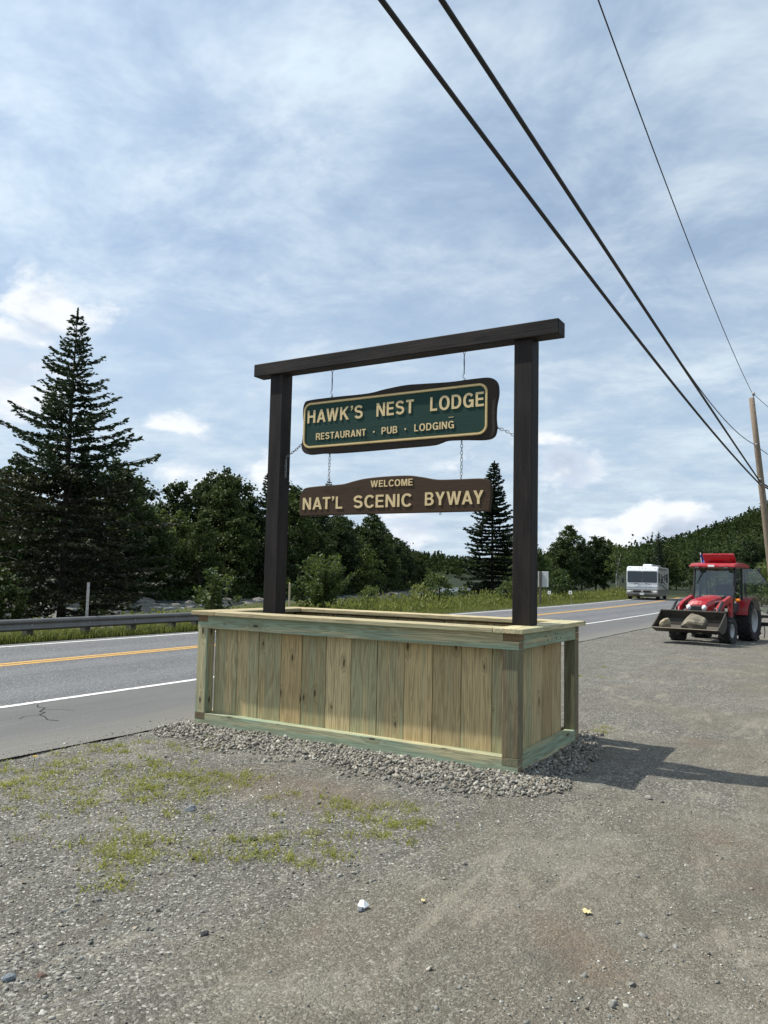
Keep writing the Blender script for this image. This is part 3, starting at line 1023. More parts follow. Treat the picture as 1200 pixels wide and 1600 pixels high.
def glyph_outlines():
    T = 0.168
    g = {}
    g['H'] = [[(0, 0), (0, 1), (T, 1), (T, .59), (.54, .59), (.54, 1), (.72, 1), (.72, 0), (.54, 0), (.54, .43), (T, .43), (T, 0)]]
    g['A'] = [[(0, 0), (.31, 1), (.49, 1), (.8, 0), (.61, 0), (.545, .21), (.255, .21), (.19, 0)], [(.302, .36), (.498, .36), (.40, .70)]]
    g['W'] = [[(0, 1), (.185, 1), (.325, .30), (.455, 1), (.645, 1), (.775, .30), (.915, 1), (1.1, 1), (.87, 0), (.685, 0), (.55, .68), (.415, 0), (.23, 0)]]
    g['K'] = [[(0, 0), (0, 1), (T, 1), (T, .58), (.53, 1), (.755, 1), (.40, .60), (.78, 0), (.56, 0), (.275, .46), (T, .35), (T, 0)]]
    g['N'] = [[(0, 0), (0, 1), (.19, 1), (.55, .33), (.55, 1), (.72, 1), (.72, 0), (.53, 0), (.17, .67), (.17, 0)]]
    g['E'] = [[(0, 0), (0, 1), (.6, 1), (.6, .85), (T, .85), (T, .585), (.56, .585), (.56, .435), (T, .435), (T, .155), (.61, .155), (.61, 0)]]
    g['T'] = [[(0, 1), (.64, 1), (.64, .84), (.41, .84), (.41, 0), (.23, 0), (.23, .84), (0, .84)]]
    g['L'] = [[(0, 0), (0, 1), (T, 1), (T, .16), (.55, .16), (.55, 0)]]
    g['I'] = [[(0, 0), (0, 1), (T, 1), (T, 0)]]
    g['Y'] = [[(0, 1), (.21, 1), (.37, .60), (.53, 1), (.74, 1), (.46, .40), (.46, 0), (.28, 0), (.28, .40)]]
    g['M'] = [[(0, 0), (0, 1), (.25, 1), (.43, .33), (.61, 1), (.86, 1), (.86, 0), (.69, 0), (.69, .74), (.505, 0), (.355, 0), (.17, .74), (.17, 0)]]
    g['O'] = [arc(.41, .5, .41, .52, 0, 360, 32, .9)[:-1], arc(.41, .5, .225, .36, 0, 360, 28, .9)[:-1]]
    g['D'] = [[(0, 0), (0, 1)] + arc(.33, .5, .41, .5, 90, -90, 18, .9), [(T, .155), (T, .845)] + arc(.33, .5, .225, .345, 90, -90, 16, .9)]
    g['C'] = [arc(.40, .5, .40, .52, 38, 322, 28, .9) + arc(.40, .5, .225, .36, 322, 38, 26, .9)]
    g['G'] = [arc(.41, .5, .41, .52, 38, 300, 26, .9) + [(.64, .06), (.64, .0), (.78, .0), (.78, .54), (.43, .54), (.43, .39), (.60, .39)] + arc(.41, .5, .225, .36, 312, 38, 24, .9)]
    g['P'] = [[(0, 0), (0, 1)] + arc(.36, .69, .31, .31, 90, -90, 14) + [(T, .38), (T, 0)], [(T, .535), (T, .845)] + arc(.35, .69, .14, .155, 90, -90, 10)]
    g['R'] = [[(0, 0), (0, 1)] + arc(.39, .71, .30, .29, 90, -62, 14) + [(.60, .36), (.67, .25), (.70, 0), (.52, 0), (.49, .25), (.40, .40), (T, .40), (T, 0)],
              [(T, .55), (T, .845)] + arc(.37, .6975, .135, .1475, 90, -90, 10)]
    g['B'] = [[(0, 0), (0, 1)] + arc(.37, .75, .28, .25, 90, -58, 10) + arc(.38, .285, .31, .285, 58, -90, 12),
              [(T, .585), (T, .85)] + arc(.35, .7175, .13, .1325, 90, -90, 8), [(T, .15), (T, .44)] + arc(.36, .295, .145, .145, 90, -90, 8)]
    g['U'] = [[(0, 1), (T, 1)] + [(T, .36)] + arc(.36, .36, .18, .225, 180, 360, 12)[1:] + [(.54, 1), (.72, 1)] + arc(.36, .36, .36, .38, 360, 180, 16)]
    sc = arc(.36, .735, .265, .19, 18, 180, 10) + arc(.36, .70, .265, .165, 185, 262, 7) + arc(.36, .31, .27, .205, 82, -8, 7) + arc(.36, .27, .27, .195, -12, -164, 11)
    g['S'] = [stroke(sc, .172)]
    g['\u2019'] = [[(0, 1.03), (.18, 1.03), (.18, .86), (.13, .74), (.02, .64), (.0, .68), (.07, .78), (.08, .85), (0, .85)]]
    return g


from mathutils.geometry import tessellate_polygon
OUTL = glyph_outlines()
GLYPH = {}


def glyph(ch):
    if ch not in GLYPH:
        loops = [[Vector((a, b, 0)) for a, b in lp] for lp in OUTL[ch]]
        tris = tessellate_polygon(loops)
        vs = np.array([v[:2] for lp in loops for v in lp])
        fs = []
        for t in tris:
            a, b, c = vs[t[0]], vs[t[1]], vs[t[2]]
            cr_ = (b[0] - a[0]) * (c[1] - a[1]) - (b[1] - a[1]) * (c[0] - a[0])
            if abs(cr_) < 1e-9:
                continue
            fs.append(list(t) if cr_ > 0 else [t[0], t[2], t[1]])
        GLYPH[ch] = (vs, fs)
    return GLYPH[ch]


CAPH = None


def word(text, y_left, y_right, z_base, h, front, parent, mat, gap=0.16, deep=0.006):
    """one letter object per character; reads from +y to -y on a board facing -x"""
    global CAPH
    if CAPH is None:
        v, _ = glyph('H')
        CAPH = (v[:, 1].min(), v[:, 1].max() - v[:, 1].min())
    zb, ch = CAPH
    ext = [(glyph(c)[0][:, 0].min(), glyph(c)[0][:, 0].max()) for c in text]
    pairs = {('A', 'W'): -.10, ('W', 'A'): -.10, ('A', 'T'): -.08, ('T', 'A'): -.06, ('A', 'Y'): -.10, ('B', 'Y'): -.03, ('Y', 'W'): -.02}
    gaps = [gap + pairs.get((a, b), 0) for a, b in zip(text, text[1:])]
    total = sum(b - a for a, b in ext) + sum(gaps)
    sx = (y_left - y_right) / total
    sz = h / ch
    pen = 0.0
    for i, c in enumerate(text):
        v, fs = glyph(c)
        w_ = ext[i][1] - ext[i][0]
        yc = y_left - (pen + w_ / 2) * sx
        n = len(v)
        # local: y runs to the viewer's left, so mirror the glyph
        loc = [(-deep, -(p[0] - ext[i][0] - w_ / 2) * sx, (p[1] - zb) * sz) for p in v]
        back = [(0.0, q[1], q[2]) for q in loc]
        me = bpy.data.meshes.new("letter")
        cnt = {}
        for f in fs:
            for a, b in zip(f, f[1:] + f[:1]):
                cnt[(a, b)] = cnt.get((a, b), 0) + 1
        sides = [(a, b, n + b, n + a) for (a, b) in cnt if (b, a) not in cnt]
        me.from_pydata(loc + back, [], [tuple(f) for f in fs] + sides)
        me.materials.append(mat)
        o = link(bpy.data.objects.new("letter", me), parent)
        o.location = (front, yc, z_base)
        pen += w_ + (gaps[i] if i < len(gaps) else 0)


def letter_dot(y, z, front, parent, r=0.009):
    part("dot", MB().lathe([(0.0, -.006), (r, -.006), (r, 0)], 10, 'X'), M_CREAM, parent, (front, y, z))


sign1 = thing("hanging_sign", "green hanging wooden sign reading Hawk's Nest Lodge with a cream border", "sign", (0.44, 1.43, 2.95))
O1 = Vector((0.44, 1.43, 2.95))
outl = [(2.40, 3.222), (2.1, 3.226), (1.72, 3.222), (1.52, 3.243), (1.30, 3.258), (1.10, 3.250), (0.85, 3.238), (0.60, 3.240), (0.455, 3.232),
        (0.392, 3.185), (0.378, 3.09), (0.396, 2.98), (0.400, 2.88), (0.394, 2.78), (0.418, 2.712), (0.50, 2.690), (0.70, 2.703), (0.86, 2.708),
        (0.93, 2.692), (1.02, 2.676), (1.35, 2.672), (1.70, 2.668), (2.05, 2.668), (2.22, 2.676), (2.40, 2.678), (2.475, 2.735), (2.470, 2.85), (2.462, 2.96), (2.475, 3.10), (2.462, 3.19)]
me = board_mesh([(a - O1.y, b - O1.z) for a, b in smooth_outline(outl, 5)], 0.0, 0.047)
part("board", me, M_SIGN_DARK, sign1)
part("panel", MB().prism(round_rect(0.478 - O1.y, 2.448 - O1.y, 2.742 - O1.z, 3.182 - O1.z, 0.075), -0.004, 0.002, 'X'), M_SIGN_GREEN, sign1)
part("border", MB().ring(round_rect(0.470 - O1.y, 2.456 - O1.y, 2.734 - O1.z, 3.190 - O1.z, 0.083), round_rect(0.492 - O1.y, 2.434 - O1.y, 2.756 - O1.z, 3.168 - O1.z, 0.063), -0.009, 0.001, 'X'), M_GOLD, sign1)
part("border_line", MB().ring(round_rect(0.476 - O1.y, 2.450 - O1.y, 2.740 - O1.z, 3.184 - O1.z, 0.077), round_rect(0.487 - O1.y, 2.439 - O1.y, 2.751 - O1.z, 3.173 - O1.z, 0.066), -0.012, -0.008, 'X'), M_CREAM, sign1)
fr = -0.004
for txt, ya, yb in (("HAWK\u2019S", 2.405, 1.755), ("NEST", 1.60, 1.20), ("LODGE", 1.03, 0.505)):
    word(txt, ya - O1.y, yb - O1.y, 2.985 - O1.z, 0.127, fr, sign1, M_CREAM)
for txt, ya, yb in (("RESTAURANT", 2.295, 1.715), ("PUB", 1.54, 1.37), ("LODGING", 1.19, 0.79)):
    word(txt, ya - O1.y, yb - O1.y, 2.812 - O1.z, 0.066, fr, sign1, M_CREAM)
letter_dot(1.625 - O1.y, 2.842 - O1.z, fr, sign1)
letter_dot(1.285 - O1.y, 2.842 - O1.z, fr, sign1)
part("paint_scrape", MB().box((-.0055, 0.82 - O1.y, 2.913 - O1.z), (.003, .05, .005)), M_CREAM, sign1)

sign2 = thing("hanging_sign", "brown hanging wooden sign reading Welcome Nat'l Scenic Byway below the green one", "sign", (0.44, 1.46, 2.20))
O2 = Vector((0.44, 1.46, 2.20))
outl2 = [(2.400, 2.345), (2.20, 2.356), (1.98, 2.362), (1.85, 2.385), (1.72, 2.405), (1.50, 2.415), (1.25, 2.412), (1.10, 2.390), (0.95, 2.362), (0.75, 2.356), (0.52, 2.352),
         (0.455, 2.330), (0.432, 2.270), (0.437, 2.15), (0.445, 2.09), (0.452, 2.070), (0.475, 2.066), (0.53, 2.066), (0.9, 2.067), (1.5, 2.068), (2.1, 2.066), (2.41, 2.066), (2.463, 2.066), (2.478, 2.072), (2.482, 2.095), (2.482, 2.18), (2.478, 2.265), (2.452, 2.315)]
me = board_mesh([(a - O2.y, b - O2.z) for a, b in smooth_outline(outl2, 5)], 0.0, 0.044)
part("board", me, M_SIGN_BROWN, sign2)
for txt, ya, yb, zz, hh in (("WELCOME", 1.65, 1.20, 2.318, 0.062), ("NAT\u2019L", 2.435, 1.965, 2.125, 0.118), ("SCENIC", 1.835, 1.21, 2.126, 0.118), ("BYWAY", 1.07, 0.50, 2.130, 0.118)):
    word(txt, ya - O2.y, yb - O2.y, zz - O2.z, hh, 0.0, sign2, M_CREAM, 0.15)
for yy in (0.93, 2.02):
    mb = MB()
    ang = [2 * math.pi * k / 10 for k in range(11)]
    mb.tube([(.028, .009 * math.cos(a), -.012 + .009 * math.sin(a)) for a in ang], .0028, 5, False)
    part("eye_screw", mb, M_CHAIN, sign2, (0, yy - O2.y, 2.066 - O2.z))


def link_verts(L, W_, r, n=10, m=5):
    """one stretched chain link along local X"""
    pts = []
    for k in range(n):
        a = 2 * math.pi * k / n
        pts.append(((L / 2 - W_ / 2) * (1 if math.cos(a) >= 0 else -1) + W_ / 2 * math.cos(a), W_ / 2 * math.sin(a), 0))
    mb = MB()
    for k in range(n):
        p = Vector(pts[k])
        t = (Vector(pts[(k + 1) % n]) - Vector(pts[k - 1])).normalized()
        u = Vector((0, 0, 1))
        v = t.cross(u)
        for j in range(m):
            b = 2 * math.pi * j / m
            mb.v.append(tuple(p + (u * math.cos(b) + v * math.sin(b)) * r))
    for k in range(n):
        for j in range(m):
            k2, j2 = (k + 1) % n, (j + 1) % m
            mb.f.append((k * m + j, k2 * m + j, k2 * m + j2, k * m + j2))
    return mb


LK = link_verts(0.036, 0.020, 0.0030)


def chain(path, label):
    """links strung along a polyline, a hook at the start"""
    P = [Vector(p) for p in path]
    t = thing("hanging_chain", label, "chain", P[0], group="chains holding the signs")
    seg = [(b - a).length for a, b in zip(P, P[1:])]
    total = sum(seg)
    n = int(total / 0.0285)
    mb = MB()
    for i in range(n):
        s = (i + .5) / n * total
        k = 0
        while k < len(seg) - 1 and s > seg[k]:
            s -= seg[k]
            k += 1
        d = (P[k + 1] - P[k]).normalized()
        p = P[k] + d * s - P[0]
        side = d.cross(Vector((1, 0, 0.01))).normalized()
        up = d.cross(side)
        a, b = (side, up) if i % 2 else (up, side)
        if a.cross(b).dot(d) < 0:
            b = -b
        M = Matrix((( d.x, a.x, b.x, p.x), (d.y, a.y, b.y, p.y), (d.z, a.z, b.z, p.z), (0, 0, 0, 1)))
        mb.add(LK.v, LK.f, M)
    part("links", mb, M_CHAIN, t, smooth=True)
    hk = MB()
    d = (P[1] - P[0]).normalized()
    hk.tube([(-d * .03)[:], (-d * .012 + Vector((0, 0, .012)))[:], (d * .004 + Vector((0, 0, .012)))[:], (d * .014)[:], (d * .004 - Vector((0, 0, .01)))[:]], .0035, 6)
    part("hook", hk, M_CHAIN, t, smooth=True)
    return t


xc = 0.469
chain([(xc, 2.15, 2.672), (xc, 2.152, 2.52), (xc, 2.155, 2.362)], "lower chain joining the two signs beside the letters Nat'l")
chain([(xc, 0.73, 2.70), (xc, 0.728, 2.53), (xc, 0.73, 2.360)], "lower chain joining the two signs above the letters Byway")
chain([(xc, 2.478, 2.80), (xc, 2.57, 2.735), (xc, 2.692, 2.668), (xc, 2.690, 2.56), (xc, 2.692, 2.46)], "slack side chain tying the green sign to the post by the road")
chain([(xc, 0.392, 2.79), (xc, 0.31, 2.755), (xc, 0.218, 2.70), (xc, 0.222, 2.62), (xc, 0.219, 2.52)], "slack side chain tying the green sign to the post on the corner")
for yy, lab in ((2.145, "short steel hanger over the word Hawk's"), (0.715, "short steel hanger over the word Lodge")):
    t = thing("sign_hanger", lab, "hanger", (xc, yy, 3.512), group="hangers under the crossbeam")
    mb = MB()
    ang = [2 * math.pi * k / 10 for k in range(11)]
    mb.tube([(0, .011 * math.cos(a), -.016 + .013 * math.sin(a)) for a in ang], .0032, 6, False)
    mb.tube([(0, 0, .004), (0, 0, -.006)], .004, 6)
    part("eye_bolt", mb, M_CHAIN, t, smooth=True)
    mb = MB()
    mb.tube([(0, 0, -.028), (0, 0.001, -.07), (0, 0, -.11), (0, -.001, -.16), (0, 0, -.215)], [.0045, .0045, .006, .0045, .0045], 7)
    part("rod", mb, plain("black_rod", (0.03, 0.03, 0.032), 0.45, 0.6), t, smooth=True)
    mb = MB()
    mb.tube([(0, 0, -.21), (0, .012, -.225), (0, .010, -.245), (0, -.004, -.25), (0, -.012, -.262), (0, -.006, -.277), (0, .008, -.272)], .0036, 6)
    mb.tube([(0, .010 * math.cos(a), -.276 + .011 * math.sin(a)) for a in ang], .003, 6, False)
    part("hook", mb, M_CHAIN, t, smooth=True)

# ------------------------------------------------------------------ vegetation builders


def spruce_meshes(seed, H, R, whorl=0.42, droop=0.25, up=0.35, needle=0.17, twig_gap=0.30, bare=0.0, dens=1.0, ragged=0.25, top_pow=0.85, sat=None):
    """needle quads and the wood of one spruce, base at the origin"""
    r = np.random.default_rng(seed)
    wood = MB()
    bend = r.normal(size=2) * 0.012 * H

    def axis(z):
        t = z / H
        return np.array([bend[0] * t * (1 - t) * 2, bend[1] * t * (1 - t) * 2, z])
    zs = np.linspace(0, H, 12)
    wood.tube([axis(z) for z in zs], [max(0.014 * H * (1 - z / H) ** 0.8, 0.012) for z in zs], 7)
    C, A, S = [], [], []
    z = 0.06 * H
    while z < H * 0.985:
        t = z / H
        base_len = R * (1 - t) ** top_pow * (1.0 if t > 0.12 else 0.75 + 2 * t)
        if sat:
            base_len = R * min(1.0, ((1 - t) / sat) ** 1.15) ** 0.9
        nb = int(r.integers(5, 8)) if t < 0.8 else 5
        az0 = r.uniform(0, 6.28)
        for b in range(nb):
            az = az0 + b * 6.283 / nb + r.normal() * 0.22
            L = base_len * (1 + ragged * r.normal()) + 0.08
            L = max(L, 0.12)
            if r.random() < 0.06:
                L *= 0.45
            n = max(int(L / 0.22), 3)
            d = np.array([math.cos(az), math.sin(az), 0])
            side = np.array([-d[1], d[0], 0])
            dr = droop * (1 - t) ** 0.6 - 0.35 * t
            pts = []
            for k in range(n + 1):
                s = k / n
                zz = -dr * L * s + up * L * max(s - 0.45, 0) ** 1.6 * 1.3 + 0.04 * r.normal() * L * 0.2
                pts.append(axis(z) + d * L * s + np.array([0, 0, zz]) + side * 0.03 * L * r.normal() * s)
            pts = np.array(pts)
            if L > 0.5:
                wood.tube([pts[0], pts[n // 2], pts[-1]], [0.012 + 0.007 * L, 0.006 + 0.004 * L, 0.004], 4, False)
            # side twigs
            m = max(int(L / twig_gap * 2), 3)
            for q in range(m):
                s = (q + r.uniform(0.2, 0.9)) / m
                if s < bare * (1 - t) + 0.08:
                    continue
                f = s * n
                k = min(int(f), n - 1)
                p = pts[k] + (pts[k + 1] - pts[k]) * (f - k)
                tl = (0.16 + 0.36 * L * (1 - s) ** 0.8 * min(1, s * 3 + .25)) * r.uniform(0.6, 1.25)
                sg = 1 if q % 2 else -1
                td = d * 0.75 + side * sg * r.uniform(0.55, 1.1) + np.array([0, 0, r.uniform(-0.24, 0.10) + 0.20 * t])
                td /= np.linalg.norm(td)
                kk = max(int(tl / 0.085 * dens), 2)
                u = r.random(kk)
                cc = p + td * (tl * u)[:, None] + r.normal(size=(kk, 3)) * 0.022
                C.append(cc)
                A.append(np.repeat((td + d * 0.4)[None], kk, 0))
                S.append(np.full(kk, needle) * r.uniform(0.7, 1.3, kk))
            kk = max(int(L / 0.09 * dens), 3)
            u = 0.15 + 0.9 * r.random(kk)
            f = np.minimum(u, 0.999) * n
            ki = f.astype(int)
            cc = pts[ki] + (pts[ki + 1] - pts[ki]) * (f - ki)[:, None] + r.normal(size=(kk, 3)) * 0.025
            C.append(cc)
            A.append(np.repeat(d[None] + np.array([[0, 0, .35]]), kk, 0))
            S.append(np.full(kk, needle) * r.uniform(0.8, 1.4, kk))
        z += whorl * (1.15 - 0.65 * t) * r.uniform(0.75, 1.2)
    kk = 30
    C.append(np.stack([np.zeros(kk), np.zeros(kk), H * (0.96 + 0.05 * r.random(kk))], 1))
    A.append(np.repeat([[0, 0, 1.0]], kk, 0) + r.normal(size=(kk, 3)) * .3)
    S.append(np.full(kk, needle))
    C, A, S = np.concatenate(C), np.concatenate(A), np.concatenate(S)
    Q = leaf_quads(C, S, 0.42, r, A)
    return wood, Q


def broadleaf_meshes(seed, H, R, leaves=5200, leaf=0.34, lobes=11, trunk_h=0.32, tall=1.0, airy=0.0, stem=1):
    r = np.random.default_rng(seed)
    wood = MB()
    cr0 = H * trunk_h
    centers, radii = [], []
    for i in range(lobes):
        t = (i + .5) / lobes
        zz = cr0 + (H - cr0) * (0.12 + 0.78 * t) + r.normal() * 0.03 * H
        prof = math.sin(math.pi * min(0.30 + 0.66 * t, 1)) ** 0.7
        a = i * 2.4 + r.normal() * .5
        rr = R * 0.58 * prof * r.uniform(0.4, 1.0)
        centers.append((rr * math.cos(a), rr * math.sin(a), zz))
        radii.append(R * (0.34 + 0.26 * prof) * r.uniform(0.75, 1.15))
    centers.append((0, 0, H - R * .30))
    radii.append(R * .34)
    centers, radii = np.array(centers), np.array(radii)
    for s_ in range(stem):
        off = np.array([r.normal() * .12 * H * .1 * s_, r.normal() * .12 * H * .1 * s_, 0])
        wood.tube([off * .3, off + (r.normal() * .02 * H, r.normal() * .02 * H, H * .35), off + (r.normal() * .03 * H, r.normal() * .03 * H, H * .85)],
                  [0.018 * H + .02, 0.012 * H + .01, 0.02], 7)
    for c, q in zip(centers, radii):
        z0 = max(c[2] - q * 1.2 - H * .1, H * .18)
        wood.tube([(0, 0, z0), (c[0] * .5, c[1] * .5, (z0 + c[2]) / 2), tuple(c)], [0.008 * H, 0.005 * H, 0.012], 5, False)
    share = radii ** 2 / (radii ** 2).sum()
    C, SZ = [], []
    for c, q, sh in zip(centers, radii, share):
        nl = int(leaves * sh)
        ncl = max(nl // 26, 4)
        dirs = unit(r.normal(size=(ncl, 3)))
        dirs[:, 2] = np.abs(dirs[:, 2]) * np.where(r.random(ncl) < .25, -1, 1)
        cl = c + dirs * q * r.uniform(0.55, 1.08, (ncl, 1)) * np.array([1, 1, .85 * tall])
        w_ = r.integers(0, ncl, nl)
        C.append(cl[w_] + r.normal(size=(nl, 3)) * q * (0.16 + airy * .1) * np.array([1, 1, .7]))
        SZ.append(leaf * r.uniform(0.6, 1.3, nl))
    C, SZ = np.concatenate(C), np.concatenate(SZ)
    return wood, leaf_quads(C, SZ, 0.72, r, flat=0.35)


def tree_proto(name, wood, Q, mat, bark=M_BARK):
    wm = wood.mesh("trunk", True, False)
    wm.materials.append(bark)
    return wm, quads_mesh("crown", Q, mat)


def plant_tree(name, protos, label, cat, loc, rz, s, group=None, sz=None):
    wm, qm = protos
    t = thing(name, label, cat, loc, rz, group)
    t.scale = (s, s, sz or s)
    part("trunk", wm, None, t)
    part("crown", qm, None, t)
    return t


# the big spruce on the near bank, its lower half old and dense, and the one beyond the sign post
wood, Q = spruce_meshes(11, 13.1, 2.7, 0.47, 0.22, 0.34, 0.19, 0.20, 0.0, 1.65, 0.25, 0.80, 0.58)
hero = thing("spruce_tree", "tall dark spruce with a pointed crown on the near bank behind the guardrail", "tree", (14.96, 25.38, -0.90))
wm = wood.mesh("trunk", True, False)
wm.materials.append(M_BARK)
part("trunk", wm, None, hero)
cz = Q[:, :, 2].mean(1)

part("crown", quads_mesh("crown", Q[(cz > 5.6)], M_SPRUCE), None, hero)
w2, Q2 = spruce_meshes(12, 13.1, 3.7, 0.34, 0.32, 0.25, 0.20, 0.26, 0.0, 1.15, 0.22, 0.42)
cz2 = Q2[:, :, 2].mean(1)
part("lower_crown", quads_mesh("lower_crown", Q2[cz2 < 6.1], M_SPRUCE_OLD), None, hero, label="old brownish lower branches of the spruce")
wood, Q = spruce_meshes(21, 10.8, 2.7, 0.31, 0.26, 0.30, 0.25, 0.22, 0.0, 1.7, 0.16, 0.85)
plant_tree("spruce_tree", tree_proto("spruce", wood, Q, M_SPRUCE), "full dark spruce standing behind the brown sign's end and the corner post", "tree", (50.0, 21.5, -0.45), 0.4, 1.0)

# woods on the far bank
DEC = []
for sd, H, R, lv, lf, lb, m, kw in ((31, 13, 4.2, 7600, .42, 17, M_LEAF, dict(trunk_h=.06)), (32, 11, 3.6, 6400, .40, 15, M_LEAF, dict(trunk_h=.03)), (33, 14.5, 3.7, 7600, .42, 18, M_LEAF, dict(tall=1.2, trunk_h=.10)),
                                     (34, 9.5, 3.8, 5600, .38, 13, M_LEAF_LIGHT, dict(trunk_h=.02)), (35, 12, 3.4, 5200, .38, 14, M_LEAF, dict(airy=.5, trunk_h=.12))):
    DEC.append(tree_proto("d", *broadleaf_meshes(sd, H, R, lv, lf, lb, **kw), m))
CON = []
for sd, H, R, m in ((41, 15.5, 3.0, M_PINE), (42, 13.5, 2.6, M_SPRUCE), (43, 17, 3.6, M_PINE)):
    w_, q_ = spruce_meshes(sd, H, R, 0.66, 0.10, 0.35, 0.46, 0.50, 0.08, 0.8, 0.28, 0.8)
    CON.append(tree_proto("c", w_, q_, m))
r = np.random.default_rng(5)


def far_bank(x):
    return float(np.interp(x, FB[:, 0], FB[:, 1]))


def zone(x, y):
    px = 600 - 1225 * math.tan(math.atan2(y + 2.24, x + 5.77) - rad(31.0625))
    for lim, txt in ((40, "at the picture's edge"), (105, "outside the tall spruce"), (170, "directly behind the tall spruce"), (240, "behind the spruce's sign side"),
                     (300, "a little way past the tall spruce"), (360, "above the sapling"), (412, "next to the road-side sign post"), (455, "behind the road-side sign post"), (520, "behind the feathery bush"),
                     (575, "past the feathery bush"), (630, "under the brown sign"), (720, "at the river bend"), (800, "beyond the far spruce"), (985, "along the road"), (1050, "behind the motorhome"),
                     (1090, "between motorhome and tractor"), (1130, "behind the tractor's bonnet"), (1165, "behind the tractor's cab")):
        if px < lim:
            return txt
    return "by the utility pole"


KINDS5 = ("broad leafy tree", "small leafy tree", "tall narrow leafy tree", "bright green bushy tree", "thin-crowned leafy tree")
ROWS = ("at the far waterline", "amid the far-bank wood", "behind the far-bank wood")
k = 0
for row, (off, step) in enumerate(((2.6, 5.0), (8.0, 5.2), (14.0, 5.8))):
    x = 12.0 if row == 0 else 8.0
    while x < 232:
        yb = far_bank(x)
        yy = yb + off + r.normal() * 1.2
        sc_ = r.uniform(0.80, 1.02) * (0.74 if row == 0 else 0.94 if row == 1 else 1.0)
        sc_ *= float(np.interp(x, [0, 60, 95, 130, 175, 232], [1.14, 1.18, 1.38, 1.30, 1.04, 0.66]))
        zz = float(height(x, yy)) - 0.2
        if row > 0 and r.random() < (0.16 if row == 1 else 0.22):
            plant_tree("conifer_tree", CON[k % 3], "dark conifer " + ROWS[row] + " " + zone(x, yy), "tree", (x, yy, zz), r.uniform(0, 6.3), sc_ * 0.95, "trees on the far bank")
        else:
            kd = int(r.integers(0, 5))
            plant_tree("leafy_tree", DEC[kd], KINDS5[kd] + " " + ROWS[row] + " " + zone(x, yy), "tree", (x, yy, zz), r.uniform(0, 6.3), sc_, "trees on the far bank")
        k += 1
        x += step * r.uniform(0.75, 1.3) * (1 + x / 300)
# bare dead tree above the wood
mb = MB()
rr = np.random.default_rng(17)
for a in range(5):
    p = [(0, 0, 0), (rr.normal() * .2, rr.normal() * .2, 6), (rr.normal() * .9, rr.normal() * .9, 10.5), (rr.normal() * 1.3, rr.normal() * 1.3, 14.3 + rr.normal() * .5)]
    mb.tube(p, [.16, .11, .05, .02], 5, False)
    for q in range(5):
        s = rr.uniform(8, 13)
        b = Vector((p[2][0] * s / 11, p[2][1] * s / 11, s))
        mb.tube([b, b + Vector((rr.normal() * .6, rr.normal() * .6, 1.2)), b + Vector((rr.normal() * 1.0, rr.normal() * 1.0, 2.0))], [.035, .02, .01], 4, False)
dt = thing("dead_tree", "bare grey dead tree poking out above the wood across the river", "tree", (55.5, 76.0, 0.1))
part("branches", mb, plain("dead_wood", (0.16, 0.14, 0.125), 0.9, 0, 0.2), dt)

# trees along the road ahead and behind the lot
ROADSIDE = [  # x, y, kind, scale, label
    (72, 27.0, 3, .62, "rounded green tree standing just past the back of the road sign"),
    (80, 26.0, 1, .60, "dark leafy tree second past the back of the road sign"),
    (92, 27.5, 0, .52, "leafy tree standing behind the two small stake signs"),
    (97, 30.5, 2, .62, "slender leafy tree in the roadside clump"),
    (104, 29.0, 1, .72, "leafy tree between the stake signs and the motorhome"),
    (112, 30.0, 0, .62, "leafy tree standing behind the motorhome's road-edge side"),
    (122, 33.0, 4, .66, "thin-leaved tree behind the motorhome"),
    (84, 33.0, 4, .68, "airy tall tree topping the roadside clump"),
]
for x, y, kd, s, lab in ROADSIDE:
    plant_tree("leafy_tree", DEC[kd], lab, "tree", (x, y, float(height(x, y)) - .2), r.uniform(0, 6.3), s, "trees along the road")
BIRCH = tree_proto("b", *broadleaf_meshes(51, 7.5, 1.9, 1500, .26, 8, trunk_h=.35, airy=.8, stem=2), M_LEAF_LIGHT, M_BIRCH)
plant_tree("birch_tree", BIRCH, "small birch with a white trunk at the road edge before the motorhome", "tree", (78, 19.3, -.2), 1.0, .72)
x = 60.0
BEHIND = [(46, -2.5, 3, .40), (52, -6.5, 0, .40), (50, 3.0, 3, .30), (58, 2.5, 1, .36), (64, 5.0, 2, .34), (72, -1.0, 0, .45), (70, 9.5, 1, .36), (82, 6.0, 2, .42), (84, 12.0, 0, .42),
          (94, 2.0, 0, .50), (96, 10.0, 4, .48), (108, 14.0, 1, .55), (112, 6.0, 2, .50), (120, 22.5, 0, .52), (126, 16.0, 3, .62), (132, 27.5, 1, .60), (60, -9.0, 1, .5), (129, 23.0, 3, .62), (133, 19.5, 1, .62), (130, 25.5, 0, .55), (128, 13.0, 3, .6)]
for i, (x, y, kd, s) in enumerate(BEHIND):
    plant_tree("leafy_tree", DEC[kd], KINDS5[kd] + (" at the edge of the lot " if x < 62 else " in the belt past the lot " if x < 100 else " far down the road ") + zone(x, y), "tree", (x, y, float(height(x, y)) - .2), r.uniform(0, 6.3), s, "trees behind the lot")
for i, (x, y, s) in enumerate(((66, 1.5, .36), (90, 17.5, .42), (104, 20.5, .48), (118, 11.5, .50))):
    plant_tree("conifer_tree", CON[i % 3], "dark conifer in the belt past the lot " + zone(x, y), "tree", (x, y, float(height(x, y)) - .2), r.uniform(0, 6.3), s, "trees behind the lot")


